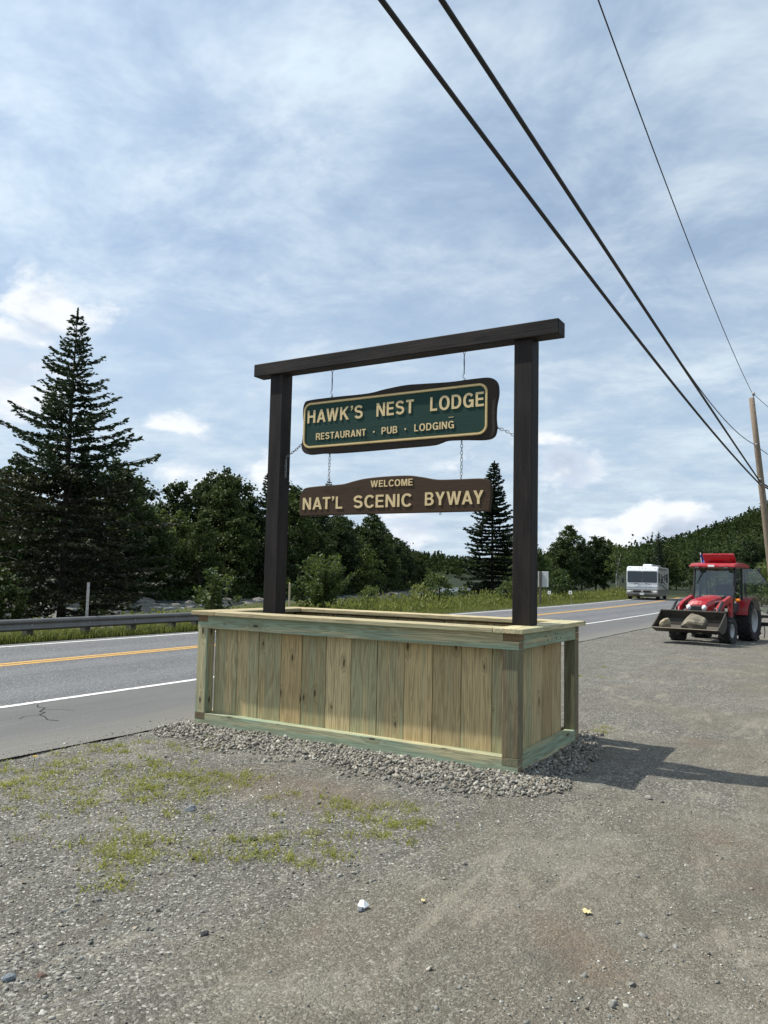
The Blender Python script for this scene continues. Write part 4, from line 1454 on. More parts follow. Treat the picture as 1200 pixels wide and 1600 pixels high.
# forest on the hills: one mass per hill
def forest(name, pts, size, nleaf, leafsize, label, seed, conifer=0.15):
    rr = np.random.default_rng(seed)
    Qs = []
    n = len(pts)
    zz = height(pts[:, 0], pts[:, 1])
    hgt = size * rr.uniform(0.7, 1.3, n)
    rad_ = hgt * rr.uniform(0.26, 0.38, n)
    con = rr.random(n) < conifer
    d = unit(rr.normal(size=(n, nleaf, 3)))
    d[:, :, 2] = np.abs(d[:, :, 2]) * np.where(rr.random((n, nleaf)) < .2, -.6, 1)
    lump = 1 + 0.22 * np.sin(d[:, :, 0:1] * 5 + rr.uniform(0, 6, (n, 1, 1))) * np.cos(d[:, :, 1:2] * 5 + rr.uniform(0, 6, (n, 1, 1)))
    c = d * rr.uniform(0.7, 1.08, (n, nleaf, 1)) * lump
    # broad crowns
    P = c * np.stack([rad_, rad_, hgt * .42], -1)[:, None, :]
    P[:, :, 2] += (hgt * .58)[:, None]
    # conifers: cones
    u = rr.random((n, nleaf)) ** 0.7
    ang = rr.uniform(0, 6.283, (n, nleaf))
    cone = np.stack([np.cos(ang) * (1 - u) * rad_[:, None] * .75, np.sin(ang) * (1 - u) * rad_[:, None] * .75, hgt[:, None] * (0.1 + 1.08 * u)], -1)
    P = np.where(con[:, None, None], cone, P)
    P[:, :, 0] += pts[:, 0:1]
    P[:, :, 1] += pts[:, 1:2]
    P[:, :, 2] += zz[:, None]
    dist = np.repeat(np.hypot(pts[:, 0], pts[:, 1]), nleaf)
    Q = leaf_quads(P.reshape(-1, 3), leafsize * np.clip(dist / 420, .5, 1.0) * rr.uniform(.6, 1.2, n * nleaf), 0.8, rr, flat=.3)
    print(name, n, 'trees', len(Q), 'quads')
    o = link(bpy.data.objects.new(name, quads_mesh(name, Q, M_HILL)))
    tag(o, label, "forest", kind='stuff')


def jitter_grid(x0, x1, y0, y1, s, test, seed):
    rr = np.random.default_rng(seed)
    X, Y = np.meshgrid(np.arange(x0, x1, s), np.arange(y0, y1, s), indexing='ij')
    P = np.stack([X.ravel(), Y.ravel()], 1) + rr.uniform(-.45, .45, (X.size, 2)) * s
    return P[test(P[:, 0], P[:, 1])]


def in_view(x, y, m=4.0):
    """a generous wedge round the picture's field of view"""
    a = np.degrees(np.arctan2(y + 2.24, x + 5.77))
    return (a > 31.06 - 27.5 - m) & (a < 31.06 + 27.5 + m)


forest("hill_forest", jitter_grid(160, 560, -60, 200, 5.7, lambda x, y: in_view(x, y, 5) & (y < np.interp(x, NB[:, 0], NB[:, 1]) - 6) & (np.degrees(np.arctan2(y + 2.24, x + 5.77)) < np.where(x < 330, 17.0, 19.0)) & (y - road_shift(np.minimum(x, 150)) > -60), 8),
       8.0, 42, 1.35, "mass of dark green trees covering the near hill behind the tractor", 61)
forest("valley_forest", jitter_grid(560, 1000, 60, 640, 13.0, lambda x, y: in_view(x, y, 3), 9), 12.5, 40, 2.9, "far wooded ridge closing the valley behind the river", 62, 0.3)
forest("bank_forest", jitter_grid(20, 320, 84, 260, 6.2, lambda x, y: in_view(x, y, 3) & (y > np.interp(x, FB[:, 0], FB[:, 1]) + 19) & (y < np.interp(x, FB[:, 0], FB[:, 1]) + 46), 10), 12.0, 52, 1.35, "deep wood behind the front row of trees on the far bank", 63)

forest("river_bend_forest", jitter_grid(300, 570, 40, 330, 8.5, lambda x, y: in_view(x, y, 0) & (np.degrees(np.arctan2(y + 2.24, x + 5.77)) > 18.5) & ((y > np.interp(x, FB[:, 0], FB[:, 1]) + 5) | (y < np.interp(x, NB[:, 0], NB[:, 1]) - 5)), 12),
       9.0, 44, 1.7, "far wood where the river bends out of sight beside the small spruce", 64, 0.25)

# shrubs between the road and the river
SH = tree_proto("s", *broadleaf_meshes(71, 1.9, 1.15, 900, .17, 8, trunk_h=.08, airy=.8, stem=4), M_WEED)
SH2 = tree_proto("s", *broadleaf_meshes(72, 2.6, 1.5, 1600, .19, 9, trunk_h=.06, airy=.9, stem=5), M_LEAF_LIGHT)


def shoots_mesh(seed, n, H, spread, leaf, per, mat, aspect=.45):
    """leafy upright shoots fanning out of one base"""
    r_ = np.random.default_rng(seed)
    wood, Qs = MB(), []
    for i in range(n):
        a = r_.uniform(0, 6.283)
        out_ = spread * r_.uniform(.15, 1.0)
        h_ = H * (1 - .45 * (out_ / spread) ** 2) * r_.uniform(.75, 1.05)
        b0 = np.array([r_.normal() * .1, r_.normal() * .1, 0])
        tip = b0 + np.array([math.cos(a) * out_, math.sin(a) * out_, h_])
        midp = b0 + np.array([math.cos(a) * out_ * .35, math.sin(a) * out_ * .35, h_ * .58])
        wood.tube([b0, midp, tip], [.016, .010, .004], 5, False)
        t = r_.uniform(.22, 1.02, per)[:, None]
        c = (1 - t) ** 2 * b0 + 2 * t * (1 - t) * midp + t * t * tip
        dr = r_.normal(size=(per, 3))
        dr[:, 2] = np.abs(dr[:, 2]) * .5
        dr = unit(dr)
        Qs.append(leaf_quads(c + dr * leaf * .6, leaf * r_.uniform(.6, 1.2, per), aspect, r_, dr, flat=.3))
    return tree_proto("s", wood, np.concatenate(Qs), mat)


plant_tree("sapling", shoots_mesh(81, 16, 1.75, .95, .17, 60, M_LEAF_LIGHT, .5), "young leafy sapling poking up behind the guardrail by the planter", "shrub", (12.2, 14.45, -.2), 0.3, 1.0)
plant_tree("bush", shoots_mesh(82, 46, 2.55, 1.75, .19, 95, M_LEAF_LIGHT, .42), "big feathery bush with arching shoots seen between the sign posts", "shrub", (18.8, 15.3, -.25), 0.0, 1.0)
BUSH = [(31, 17.5, .62, "leafy bush in the weeds under the brown sign"), (34.5, 18.2, .66, "bushy clump next to the water under the brown sign"), (38.5, 18.5, .55, "low bush in the weeds under the letters Byway"),
        (43, 17.6, .5, "bush at the foot of the far spruce"), (46.5, 18.3, .7, "bright bush beside the foot of the far spruce"), (27.5, 18.5, .42, "small bush at the water's edge past the feathery bush"),
        (44.5, 15.9, .6, "bush close behind the back of the road sign"), (50, 16.4, .8, "bush past the back of the road sign")]
for i, (x, y, s, lab) in enumerate(BUSH):
    plant_tree("bush", (SH, SH2)[i % 2], lab, "shrub", (x, y, float(height(x, y)) - .05), r.uniform(0, 6), s, "bushes along the river side")
LOTB = [(37.5, -.6, 1.0, "bright green bush behind the tractor's rear wheel"), (40, -2.2, 1.15, "bright bush behind the tractor at the edge of the lot"), (41.5, 1.2, .9, "bush behind the tractor's cab"), (44, 4.6, .9, "bush between the tractor and the trees"), (38.5, -3.6, 1.1, "bush at the far corner of the lot")]
for i, (x, y, s, lab) in enumerate(LOTB):
    plant_tree("bush", (SH2, SH)[i % 2], lab, "shrub", (x, y, -.05), r.uniform(0, 6), s * 1.1, "bushes behind the lot")


# grass and weeds: blades in one mesh per patch of ground
def blades(name, P, H, W_, mat, label, cat="grass", seed=1, lean=.5, parent=None):
    r_ = np.random.default_rng(seed)
    n = len(P)
    h = H * r_.uniform(.45, 1.25, n)
    a = r_.uniform(0, 6.283, n)
    s = np.stack([np.cos(a), np.sin(a), np.zeros(n)], 1) * (W_ * r_.uniform(.6, 1.3, n) / 2)[:, None]
    b = r_.uniform(0, 6.283, n)
    ln = lean * r_.uniform(.2, 1.3, n) * h
    mid_ = P + np.stack([np.cos(b) * ln * .3, np.sin(b) * ln * .3, h * .6], 1)
    tip = P + np.stack([np.cos(b) * ln, np.sin(b) * ln, h * .95], 1)
    V = np.stack([P - s, P + s, mid_ + s * .8, mid_ - s * .8, tip], 1)
    Q4 = np.stack([V[:, 0], V[:, 1], V[:, 2], V[:, 3]], 1)
    T4 = np.stack([V[:, 3], V[:, 2], tip + s * .08, tip - s * .08], 1)
    o = link(bpy.data.objects.new(name, quads_mesh(name, np.concatenate([Q4, T4]), mat)), parent)
    return tag(o, label, cat, kind='stuff')


r = np.random.default_rng(15)
n = 26000
X = np.concatenate([r.uniform(2, 75, n), r.uniform(-1, 20, 9000)])
D = np.concatenate([12.05 + np.abs(r.normal(size=n)) * 2.6, 12.0 + np.abs(r.normal(size=9000)) * .35])
Y = D + road_shift(X)
blades("verge_grass", np.stack([X, Y, height(X, Y) - .02], 1), 0.17, 0.022, M_WEED, "rough green grass along the far road edge under the guardrail", seed=2)
n = 26000
X = r.uniform(14, 80, n)
D = 12.9 + np.abs(r.normal(size=n)) * np.where(r.random(n) < .55, 2.2, 9.0)
Y = D + road_shift(X)
clump = np.array([mnoise.noise(Vector((a * .35, b * .5, 0))) for a, b in zip(X, Y)])
hh = np.clip(.35 + clump * .9, .12, 1.0)
hh = np.where(D > 16.5, np.minimum(hh, .5) * .5, hh)
P = np.stack([X, Y, height(X, Y) + hh * r.uniform(0, 1.0, n)], 1)
o = link(bpy.data.objects.new("roadside_weeds", quads_mesh("roadside_weeds", leaf_quads(P, np.where(D > 17, .26, .16) * r.uniform(.6, 1.4, n), .45, r, np.repeat([[0, 0, 1.0]], n, 0)), M_WEED)))
tag(o, "tall yellow-green weeds between the road and the river", "weeds", kind='stuff')

# ------------------------------------------------------------------ guardrail, markers, road signs

M_RAIL = plain("weathered_guardrail", (0.17, 0.165, 0.155), 0.5, 0.55, 0.25, 3)
M_WPOST = plain("grey_rail_post", (0.095, 0.085, 0.075), 0.85, 0, 0.3, 6, 0.3)
gr = thing("guardrail", "weathered steel W-beam guardrail on dark posts along the far side of the road", "guardrail", (3.0, 12.35, 0))
prof = [(0.02, .20), (-.03, .215), (-.055, .25), (-.03, .285), (0.01, .32), (-.03, .355), (-.055, .395), (-.03, .43), (0.02, .445)]
x0 = -8.0
k = 0
while x0 < 13.4:
    x1 = min(x0 + 3.81, 13.55)
    mb = MB()
    V = [(x - 3.0, dy + (0.0 if k % 2 else .004), z + .003 * math.sin(x)) for x in (x0 - .12, x1) for dy, z in prof]
    V += [(a, b + .006, c) for a, b, c in V]
    n = len(prof)
    F = [(i, i + 1, n + i + 1, n + i) for i in range(n - 1)] + [(2 * n + i, 2 * n + i + 1, 3 * n + i + 1, 3 * n + i) for i in range(n - 1)]
    F += [(0, n, 3 * n, 2 * n), (n - 1, 2 * n - 1, 4 * n - 1, 3 * n - 1)]
    mb.add(V, F)
    part("rail_beam", mb, M_RAIL, gr, smooth=True)
    x0 = x1
    k += 1
mb = MB()
sweep = [(13.5 + .16 * j, .05 + .022 * j * j) for j in range(5)]
V = [(x - 3.0, dy + d - .05, z * (1 - .04 * j) + .01 * j) for j, (x, d) in enumerate(sweep) for dy, z in prof]
n = len(prof)
mb.add(V, [(j * n + i, j * n + i + 1, (j + 1) * n + i + 1, (j + 1) * n + i) for j in range(4) for i in range(n - 1)])
part("end_terminal", mb, plain("pale_rail_end", (0.48, 0.48, 0.46), 0.45, 0.4, 0.2, 5), gr, smooth=True, label="flared pale end of the guardrail")
pm = MB().cbox((0, 0, .17), (.15, .18, .50), .01).mesh("post")
pm.materials.append(M_WPOST)
bm_ = MB().lathe([(0, -.012), (.016, -.012), (.016, .0)], 8, 'Y').mesh("bolt")
bm_.materials.append(M_STEEL)
for px in (-6.2, -4.3, -2.4, -.6, 1.2, 2.95, 4.48, 5.90, 7.19, 8.47, 9.30, 10.9, 12.4):
    p = part("post", pm, None, gr, (px - 3.0, .115, -.02))
    part("bolt", bm_, None, p, (0, -.122, .335))
t = thing("marker_post", "thin pale steel marker post standing up behind the guardrail", "post", (6.05, 12.62, -.1))
mb = MB()
mb.prism([(-.035, 0), (-.028, .014), (-.014, .014), (-.01, .002), (.01, .002), (.014, .014), (.028, .014), (.035, 0), (.028, .005), (.018, .004), (-.018, .004), (-.028, .005)], 0, 1.29, 'Z')
part("channel", mb, plain("pale_steel_post", (0.50, 0.49, 0.46), 0.5, 0.5, 0.15, 8), t)
mb = MB()
for i in range(7):
    mb.box((0, -.001, .55 + .1 * i), (.010, .004, .010))
part("bolt_holes", mb, plain("hole_dark", (0.03, 0.03, 0.03), 0.9), t)
tag(t.children[1], kind='stuff')
t = thing("wooden_stake", "slim pale wooden stake beside the bush next to the road-side sign post", "stake", (13.9, 13.0, -.1))
part("shaft", MB().cbox((0, 0, .63), (.055, .04, 1.28), .006), plain("pale_stake", (0.46, 0.38, 0.25), 0.8, 0, 0.15, 8), t)
part("point", MB().add([(-.027, -.02, 1.27), (.027, -.02, 1.27), (.027, .02, 1.27), (-.027, .02, 1.27), (0, 0, 1.31)], [(0, 1, 4), (1, 2, 4), (2, 3, 4), (3, 0, 4)]), plain("stake_tip", (0.5, 0.42, 0.28), 0.8), t)

M_ALU = plain("bare_sign_aluminium", (0.55, 0.56, 0.55), 0.45, 0.35, 0.12, 3)
t = thing("road_sign", "grey back of a tall rectangular road sign on a dark post past the corner post", "sign", (36.55, 12.85, -.1), rad(-2))
mb = MB().cbox((-.02, -.09, 1.56), (.012, .62, .86), .004)
part("sign_plate", mb, M_ALU, t)
part("post", MB().cbox((-.075, 0.06, 1.0), (.09, .12, 2.0), .01), plain("dark_sign_post", (0.09, 0.075, 0.06), 0.8, 0, 0.3), t)
part("bracket", MB().box((-.03, 0.06, 1.75), (.02, .22, .04)), M_STEEL, t)
for (x, y, lab, h, ch) in ((38.68, 13.15, "small white stake sign nearer the tall road sign's back", .72, 0), (39.32, 12.10, "small white stake sign leaning close to the road edge", .75, 1)):
    t = thing("stake_sign", lab, "sign", (x, y, -.06), rad(-8), "small signs on stakes")
    part("plate", MB().cbox((0, 0, h + .03), (.01, .20, .19), .003), plain("white_plate", (0.74, 0.74, 0.72), 0.5), t)
    mb = MB()
    mb.box((-.0065, 0, h + .035), (.003, .075 if ch else .03, .10))
    part("symbol", mb, plain("dark_print", (0.06, 0.06, 0.07), 0.6), t)
    part("stake", MB().tube([(.01, -.09 if ch else 0.02, 0), (.01, 0, h)], .012, 6), plain("thin_stake", (0.30, 0.27, 0.22), 0.8), t)

# ------------------------------------------------------------------ utility pole and overhead wires

M_POLE = wood_mat("weathered_pole", 2, (0.25, 0.20, 0.15), (0.21, 0.155, 0.11), (0.24, 0.21, 0.175), stain=0.6)
pole = thing("utility_pole", "leaning weathered wooden utility pole carrying the overhead wires", "utility pole", (34.36, .92, 0))
lean = Vector((33.87 - 34.36, 1.76 - .92, 10.1))
mb = MB()
mb.tube([lean * t_ for t_ in (-.02, .25, .5, .75, 1.0)], [.160, .152, .143, .133, .122], 14)
part("pole_shaft", mb, M_POLE, pole, smooth=True)
top = lean.copy()
mb = MB()
mb.tube([top + Vector((0, -.09, -.35)), top + Vector((0, -.09, .12))], .025, 6)
part("pin_bracket", mb, M_STEEL, pole)
mb = MB()
mb.lathe([(.0, .10), (.07, .11), (.045, .15), (.085, .17), (.05, .21), (.055, .25), (0, .27)], 10, 'Z', Matrix.Translation(top + Vector((0, -.09, 0))))
part("insulator", mb, plain("grey_porcelain", (0.32, 0.31, 0.30), 0.3), pole, smooth=True)
for zf in (.78, .62, .60):
    mb = MB()
    c = lean * zf
    mb.tube([c + Vector((-.30, 0, 0)), c + Vector((.28, 0, 0))], .018, 6)
    mb.lathe([(.03, -.02), (.055, -.01), (.055, .03), (.03, .05)], 8, 'X', Matrix.Translation(c + Vector((-.26, 0, 0))))
    part("cable_clamp", mb, M_STEEL, pole)
mb = MB()
mb.tube([lean * .16 + Vector((-.17, .02, 0)), lean * .20 + Vector((-.17, .02, 0))], .05, 6)
part("tag_plate", mb, plain("yellow_tag", (0.55, 0.45, 0.12), 0.6), pole)

M_CABLE = plain("black_cable", (0.012, 0.012, 0.013), 0.55, 0, 0.1)


def wire(label, x0, xe, yfun, zfun, r_, z_after=None):
    xs_ = np.linspace(x0, xe, 44)
    pts = [(float(a), float(yfun(a)), float(zfun(a))) for a in xs_]
    # on past the pole to the next one, out of the picture
    ax, ay, az = pts[-1]
    for j in range(1, 13):
        f = j / 12
        pts.append((ax + 42 * f, ay - 6.5 * f, az + (z_after or 0) * f - 1.3 * 4 * f * (1 - f) * .55))
    o = part("overhead_wire", MB().tube(pts, r_, 6, False), M_CABLE, None, smooth=True)
    return tag(o, label, "wire", "overhead wires")


wire("thick black cable, lowest of the overhead wires", -32, 33.85, lambda x: 1.5 + (2.05 - 1.5) * (34 - x) / 33, lambda x: 7.83 - .0875 * x + .00106 * x * x, .036)
wire("thick black cable, upper of the two heavy ones", -32, 33.85, lambda x: 1.45, lambda x: 7.76 - .0541 * x + .00019 * x * x, .036)
wire("thin wire strung from the top of the utility pole", -32, 33.87, lambda x: 1.74 - .0194 * (33.87 - x), lambda x: 11.68 - .1069 * x + .0020 * x * x, .013)
wire("sagging thin wire joining the pole below its top", -32, 33.87, lambda x: 1.72 - .016 * (33.9 - x) if x > 14.3 else 1.45 - .04, lambda x: 7.79 - .1013 * x + .00312 * x * x if x > 14.3 else 7.71 - .0541 * x + .00019 * x * x, .016)

# ------------------------------------------------------------------ rocks


def rock_mesh(seed, s, mat, sub=3, cut=0.30):
    bm = bmesh.new()
    bmesh.ops.create_icosphere(bm, subdivisions=sub, radius=1.0)
    r_ = np.random.default_rng(seed)
    planes = [(Vector(unit(r_.normal(size=3))), r_.uniform(.50, .85)) for _ in range(14)]
    off = Vector(r_.uniform(0, 50, 3))
    for v in bm.verts:
        p = v.co.copy()
        for n_, d_ in planes:
            ex = p.dot(n_) - d_
            if ex > 0:
                p -= n_ * ex * .97
        p *= 1 + cut * .6 * mnoise.noise(p * 1.1 + off) + .05 * mnoise.noise(p * 3.1 + off) + .035 * mnoise.noise(p * 8 + off)
        v.co = Vector((p.x * s[0], p.y * s[1], p.z * s[2]))
    me = bpy.data.meshes.new("rock")
    bm.to_mesh(me)
    bm.free()
    me.materials.append(mat)
    return me


def rock_mat(name, a, b, scale=6):
    m, k, bs, out = material(name)
    tc = k.n('ShaderNodeTexCoord').outputs['Object']
    n = k.noise(tc, scale, 6, .65, .5)
    n2 = k.noise(tc, scale * 6, 4, .7)
    c = k.mix(k.step(n, .35, .65), a, b)
    c = k.mix(k.math('MULTIPLY', k.step(n2, .55, .75), .4), c, [v * .4 for v in a])
    k.put(bs, 'Base Color', c)
    k.put(bs, 'Roughness', .9)
    bp = k.n('ShaderNodeBump', ins={'Strength': .7, 'Distance': .02})
    k.put(bp, 'Height', k.math('ADD', n, n2))
    k.put(bs, 'Normal', bp.outputs[0])
    return m


M_ROCK_TAN = rock_mat("tan_boulder", (0.20, 0.16, 0.10), (0.44, 0.38, 0.27))
M_ROCK_GREY = rock_mat("grey_boulder", (0.09, 0.08, 0.062), (0.27, 0.235, 0.17), 4)
M_ROCK_RIVER = rock_mat("river_rock", (0.07, 0.065, 0.06), (0.20, 0.185, 0.16), 2)
r = np.random.default_rng(99)
RM = [rock_mesh(100 + i, (1, .8, .55), M_ROCK_RIVER, 2) for i in range(5)]
RV_ROCKS = [(30, 46, .9), (33, 50, .6), (36, 47.5, .7), (41, 52, .9), (44, 56, .8), (38, 55, .5), (47, 60, 1.0), (27, 42, .6), (34, 57, .7), (52, 57, .7), (58, 61, .8), (49, 52, .5), (25, 50, .8), (30, 61, .9), (62, 56, .6), (45, 63.6, 1.1), (39, 64.2, 1.0), (54, 63.8, 1.2),
            (66, 63, .9), (118, 70, 1.4), (128, 74, 1.2), (150, 78, 1.6), (33, 64.5, 1.2), (28, 65, 1.0), (23, 64.8, 1.1), (72, 62.8, 1.0)]
for i, (x, y, s) in enumerate(RV_ROCKS):
    o = link(bpy.data.objects.new("river_rock", RM[i % 5]))
    o.location = (x, y, -2.0 - .05 * s)
    o.scale = (s * 1.2, s * 1.2, s)
    o.rotation_euler = (0, 0, r.uniform(0, 6))
    tag(o, ("large " if s > .95 else "small " if s < .65 else "") + "grey rock in the river " + ("near the far bank " if y > 60 else "in mid stream ") + zone(x, y), "rock", "rocks in the river")
o = link(bpy.data.objects.new("boulder", rock_mesh(131, (.85, .6, .42), M_ROCK_GREY)))
o.location = (8.1, 14.6, -.16)
tag(o, "mossy grey boulder in the grass under the guardrail", "boulder")

# ------------------------------------------------------------------ tractor

def dusty_paint(name, col):
    m, k, bs, out = material(name)
    tc = k.n('ShaderNodeTexCoord').outputs['Object']
    zz = k.n('ShaderNodeSeparateXYZ')
    k.put(zz, 0, tc)
    n = k.noise(tc, 4.0, 6, .7, .4)
    d = k.math('ADD', k.math('MULTIPLY', k.step(n, .42, .70), .34), k.math('MULTIPLY', k.step(zz.outputs[2], 1.0, .3), .25))
    k.put(bs, 'Base Color', k.mix(d, col, (.23, .17, .13)))
    k.put(bs, 'Roughness', k.math('MULTIPLY_ADD', d, .5, .32))
    return m


M_RED = dusty_paint("tractor_red", (0.36, 0.008, 0.018))
M_BLACK = plain("black_plastic", (0.014, 0.014, 0.015), 0.5)
M_DKGREY = plain("charcoal_steel", (0.055, 0.055, 0.058), 0.5, 0.2, 0.2, 6)
M_BUCKET = plain("worn_bucket_steel", (0.060, 0.052, 0.042), 0.6, 0.4, 0.35, 5)
M_RUBBER = plain("tyre_rubber", (0.022, 0.022, 0.022), 0.85, 0, 0.25, 8)
M_RIM = plain("grey_rim", (0.36, 0.37, 0.38), 0.45, 0.4)
M_LAMP = plain("lamp_lens", (0.80, 0.80, 0.78), 0.15, 0, 0.05, 3, 0, 1.0)
M_AMBER = plain("amber_lens", (0.85, 0.25, 0.02), 0.25, 0, 0.05, 3, 0, 1.0)
M_BLUE = plain("blue_flag_cloth", (0.03, 0.07, 0.30), 0.8)
M_WHITEP = plain("white_paint", (0.78, 0.78, 0.76), 0.35, 0, 0.04, 2, 0, 0.4)


def glass_mat(name, tint, t=0.55):
    m, k, bs, out = material(name)
    gl = k.n('ShaderNodeBsdfGlossy', ins={'Roughness': .03, 'Color': (1, 1, 1, 1)})
    tr = k.n('ShaderNodeBsdfTransparent', ins={'Color': (*tint, 1)})
    fr_ = k.n('ShaderNodeFresnel', ins={'IOR': 1.5})
    f = k.math('MULTIPLY_ADD', fr_.outputs[0], 1.0, .06)
    ms = k.n('ShaderNodeMixShader')
    k.put(ms, 0, f)
    k.t.links.new(tr.outputs[0], ms.inputs[1])
    k.t.links.new(gl.outputs[0], ms.inputs[2])
    k.t.links.new(ms.outputs[0], out.inputs[0])
    return m


M_CABGLASS = glass_mat("cab_glass", (.50, .60, .58))
M_DARKGLASS = plain("dark_tinted_glass", (0.016, 0.020, 0.024), 0.08, 0, 0.1, 1, 0, 0, .8)

# local axes: +X forward, +Y its left, origin on the ground under the front axle
TR = thing("tractor", "red compact tractor with cab and front loader parked on the gravel lot", "tractor", (15.13, 1.06, 0.0), rad(170.5))


def tyre_mesh(R_, W_, lugs, rim):
    mb = MB()
    h = W_ / 2
    mb.lathe([(rim, -h * .80), (rim + .04, -h * .92), (R_ * .90, -h), (R_ * .965, -h * .80), (R_ * .965, h * .80), (R_ * .90, h), (rim + .04, h * .92), (rim, h * .80)], 36, 'Y', closed=True)
    for i in range(lugs):
        for sd in (-1, 1):
            a = 2 * math.pi * (i + (.5 if sd > 0 else 0)) / lugs
            M = Matrix.Rotation(a, 4, 'Y') @ Matrix.Translation((R_ * .965, sd * h * .50, 0)) @ Matrix.Rotation(sd * rad(38), 4, 'X')
            mb.box((0, 0, 0), (R_ * .07 + .02, h * 1.18, R_ * .10), M)
    me = mb.mesh("tyre")
    me.materials.append(M_RUBBER)
    return me


def rim_mesh(rim, W_):
    mb = MB()
    h = W_ / 2
    mb.lathe([(rim + .012, -h * .8), (rim + .012, h * .82), (rim - .03, h * .74), (rim - .05, h * .35), (rim * .55, h * .22), (rim * .45, h * .40), (0.0, h * .44)], 28, 'Y')
    me = mb.mesh("rim", True)
    me.materials.append(M_RIM)
    return me


def wheel(parent, tm, rmsh, loc, flip):
    w_ = link(bpy.data.objects.new("wheel", tm), parent)
    w_.location = loc
    if flip:
        w_.rotation_euler = (0, 0, math.pi)
    part("rim", rmsh, None, w_)
    return w_


ft, frm = tyre_mesh(.335, .27, 13, .17), rim_mesh(.17, .27)
rt, rrm = tyre_mesh(.535, .37, 16, .30), rim_mesh(.30, .37)
for sgn in (1, -1):
    wheel(TR, ft, frm, (0, sgn * .60, .325), sgn < 0)
    wheel(TR, rt, rrm, (-1.72, sgn * .60, .525), sgn < 0)
# chassis and axles
mb = MB()
mb.cbox((-.55, 0, .55), (1.7, .34, .34), .04)
mb.cbox((0, 0, .34), (.16, 1.0, .14), .02)
mb.cbox((-1.72, 0, .52), (.34, .95, .34), .04)
mb.cbox((.34, 0, .55), (.14, .50, .22), .02)
part("chassis", mb, M_BLACK, TR)
# hood with a sloping nose
hood = [(.40, .72), (.42, .92), (.34, 1.03), (.10, 1.10), (-.35, 1.15), (-.78, 1.17), (-.78, .72)]
bm = bmesh.new()
sec = []
for x, zt in ((.40, .95), (.32, 1.04), (.05, 1.10), (-.4, 1.15), (-.78, 1.17)):
    row = []
    for y, f in ((-.30, 0), (-.29, .62), (-.24, .88), (-.12, .98), (0, 1), (.12, .98), (.24, .88), (.29, .62), (.30, 0)):
        row.append(bm.verts.new((x, y * (.90 if x > .3 else 1.0), .70 + (zt - .70) * f)))
    sec.append(row)
for a, b in zip(sec, sec[1:]):
    for i in range(8):
        bm.faces.new((a[i], a[i + 1], b[i + 1], b[i]))
bm.faces.new(sec[0])
bm.faces.new(sec[-1][::-1])
bmesh.ops.recalc_face_normals(bm, faces=bm.faces)
me = bpy.data.meshes.new("hood")
bm.to_mesh(me)
bm.free()
hd = part("hood", me, M_RED, TR)
part("hood_vent", MB().cbox((-.25, .302, .93), (.36, .012, .16), .004), M_BLACK, hd)
part("hood_vent", MB().cbox((-.25, -.302, .93), (.36, .012, .16), .004), M_BLACK, hd)
part("grille", MB().cbox((.415, 0, .80), (.03, .24, .24), .01), M_BLACK, TR)
mb = MB()
for i in range(6):
    mb.box((.434, 0, .71 + .035 * i), (.006, .22, .010))
part("grille_bars", mb, M_DKGREY, TR)
tag(TR.children[-1], kind='stuff')
for sgn in (-1, 1):
    part("headlight", MB().lathe([(0, .03), (.055, .022), (.06, 0), (.055, -.02)], 14, 'X', Matrix.Translation((.41, sgn * .185, .87)) @ Matrix.Diagonal((1, 1, 1.25, 1))), M_LAMP, TR, smooth=True)
    part("headlight", MB().lathe([(0, .03), (.038, .022), (.042, 0), (.038, -.02)], 14, 'X', Matrix.Translation((.41, sgn * .20, .755))), M_LAMP, TR, smooth=True)
# cab: floor tub, pillars, glass, roof
part("cab_floor", MB().cbox((-1.30, 0, .66), (.95, .92, .16), .03), M_BLACK, TR)
part("dashboard", MB().cbox((-.86, 0, 1.08), (.16, .62, .18), .03), M_BLACK, TR)
st = part("seat", MB().cbox((-1.50, 0, .90), (.42, .46, .12), .03).cbox((-1.70, 0, 1.18), (.12, .44, .50), .03), M_BLACK, TR)
tag(st)
mb = MB()
ang = [2 * math.pi * i / 14 for i in range(15)]
mb.tube([(-1.08 + .06 * math.sin(a), .16 * math.cos(a), 1.22 + .15 * math.sin(a)) for a in ang], .014, 6, False)
mb.tube([(-.9, 0, 1.05), (-1.08, 0, 1.22)], .02, 6)
part("steering_wheel", mb, M_BLACK, TR)
for sgn in (-1, 1):
    for nm, pts, rr_ in (("pillar", [(-.80, sgn * .47, .72), (-.84, sgn * .50, 1.20), (-.98, sgn * .50, 1.90)], .034),
                         ("pillar", [(-1.42, sgn * .53, .95), (-1.45, sgn * .52, 1.90)], .026),
                         ("pillar", [(-1.86, sgn * .50, .98), (-1.80, sgn * .49, 1.90)], .032)):
        part(nm, MB().tube(pts, rr_, 6), M_BLACK, TR)
    part("sill_panel", MB().cbox((-1.08, sgn * .49, .86), (.52, .04, .24), .012), M_DKGREY, TR)
part("windshield", MB().add([(-.815, -.455, .98), (-.815, .455, .98), (-.965, .465, 1.86), (-.965, -.465, 1.86)], [(0, 1, 2, 3)]), M_CABGLASS, TR)
part("rear_window", MB().add([(-1.87, -.44, 1.02), (-1.87, .44, 1.02), (-1.81, .44, 1.86), (-1.81, -.44, 1.86)], [(0, 1, 2, 3)]), M_CABGLASS, TR)
part("side_window", MB().add([(-.86, -.50, 1.0), (-1.40, -.53, 1.0), (-1.43, -.52, 1.86), (-1.0, -.505, 1.86)], [(0, 1, 2, 3)]), M_CABGLASS, TR)
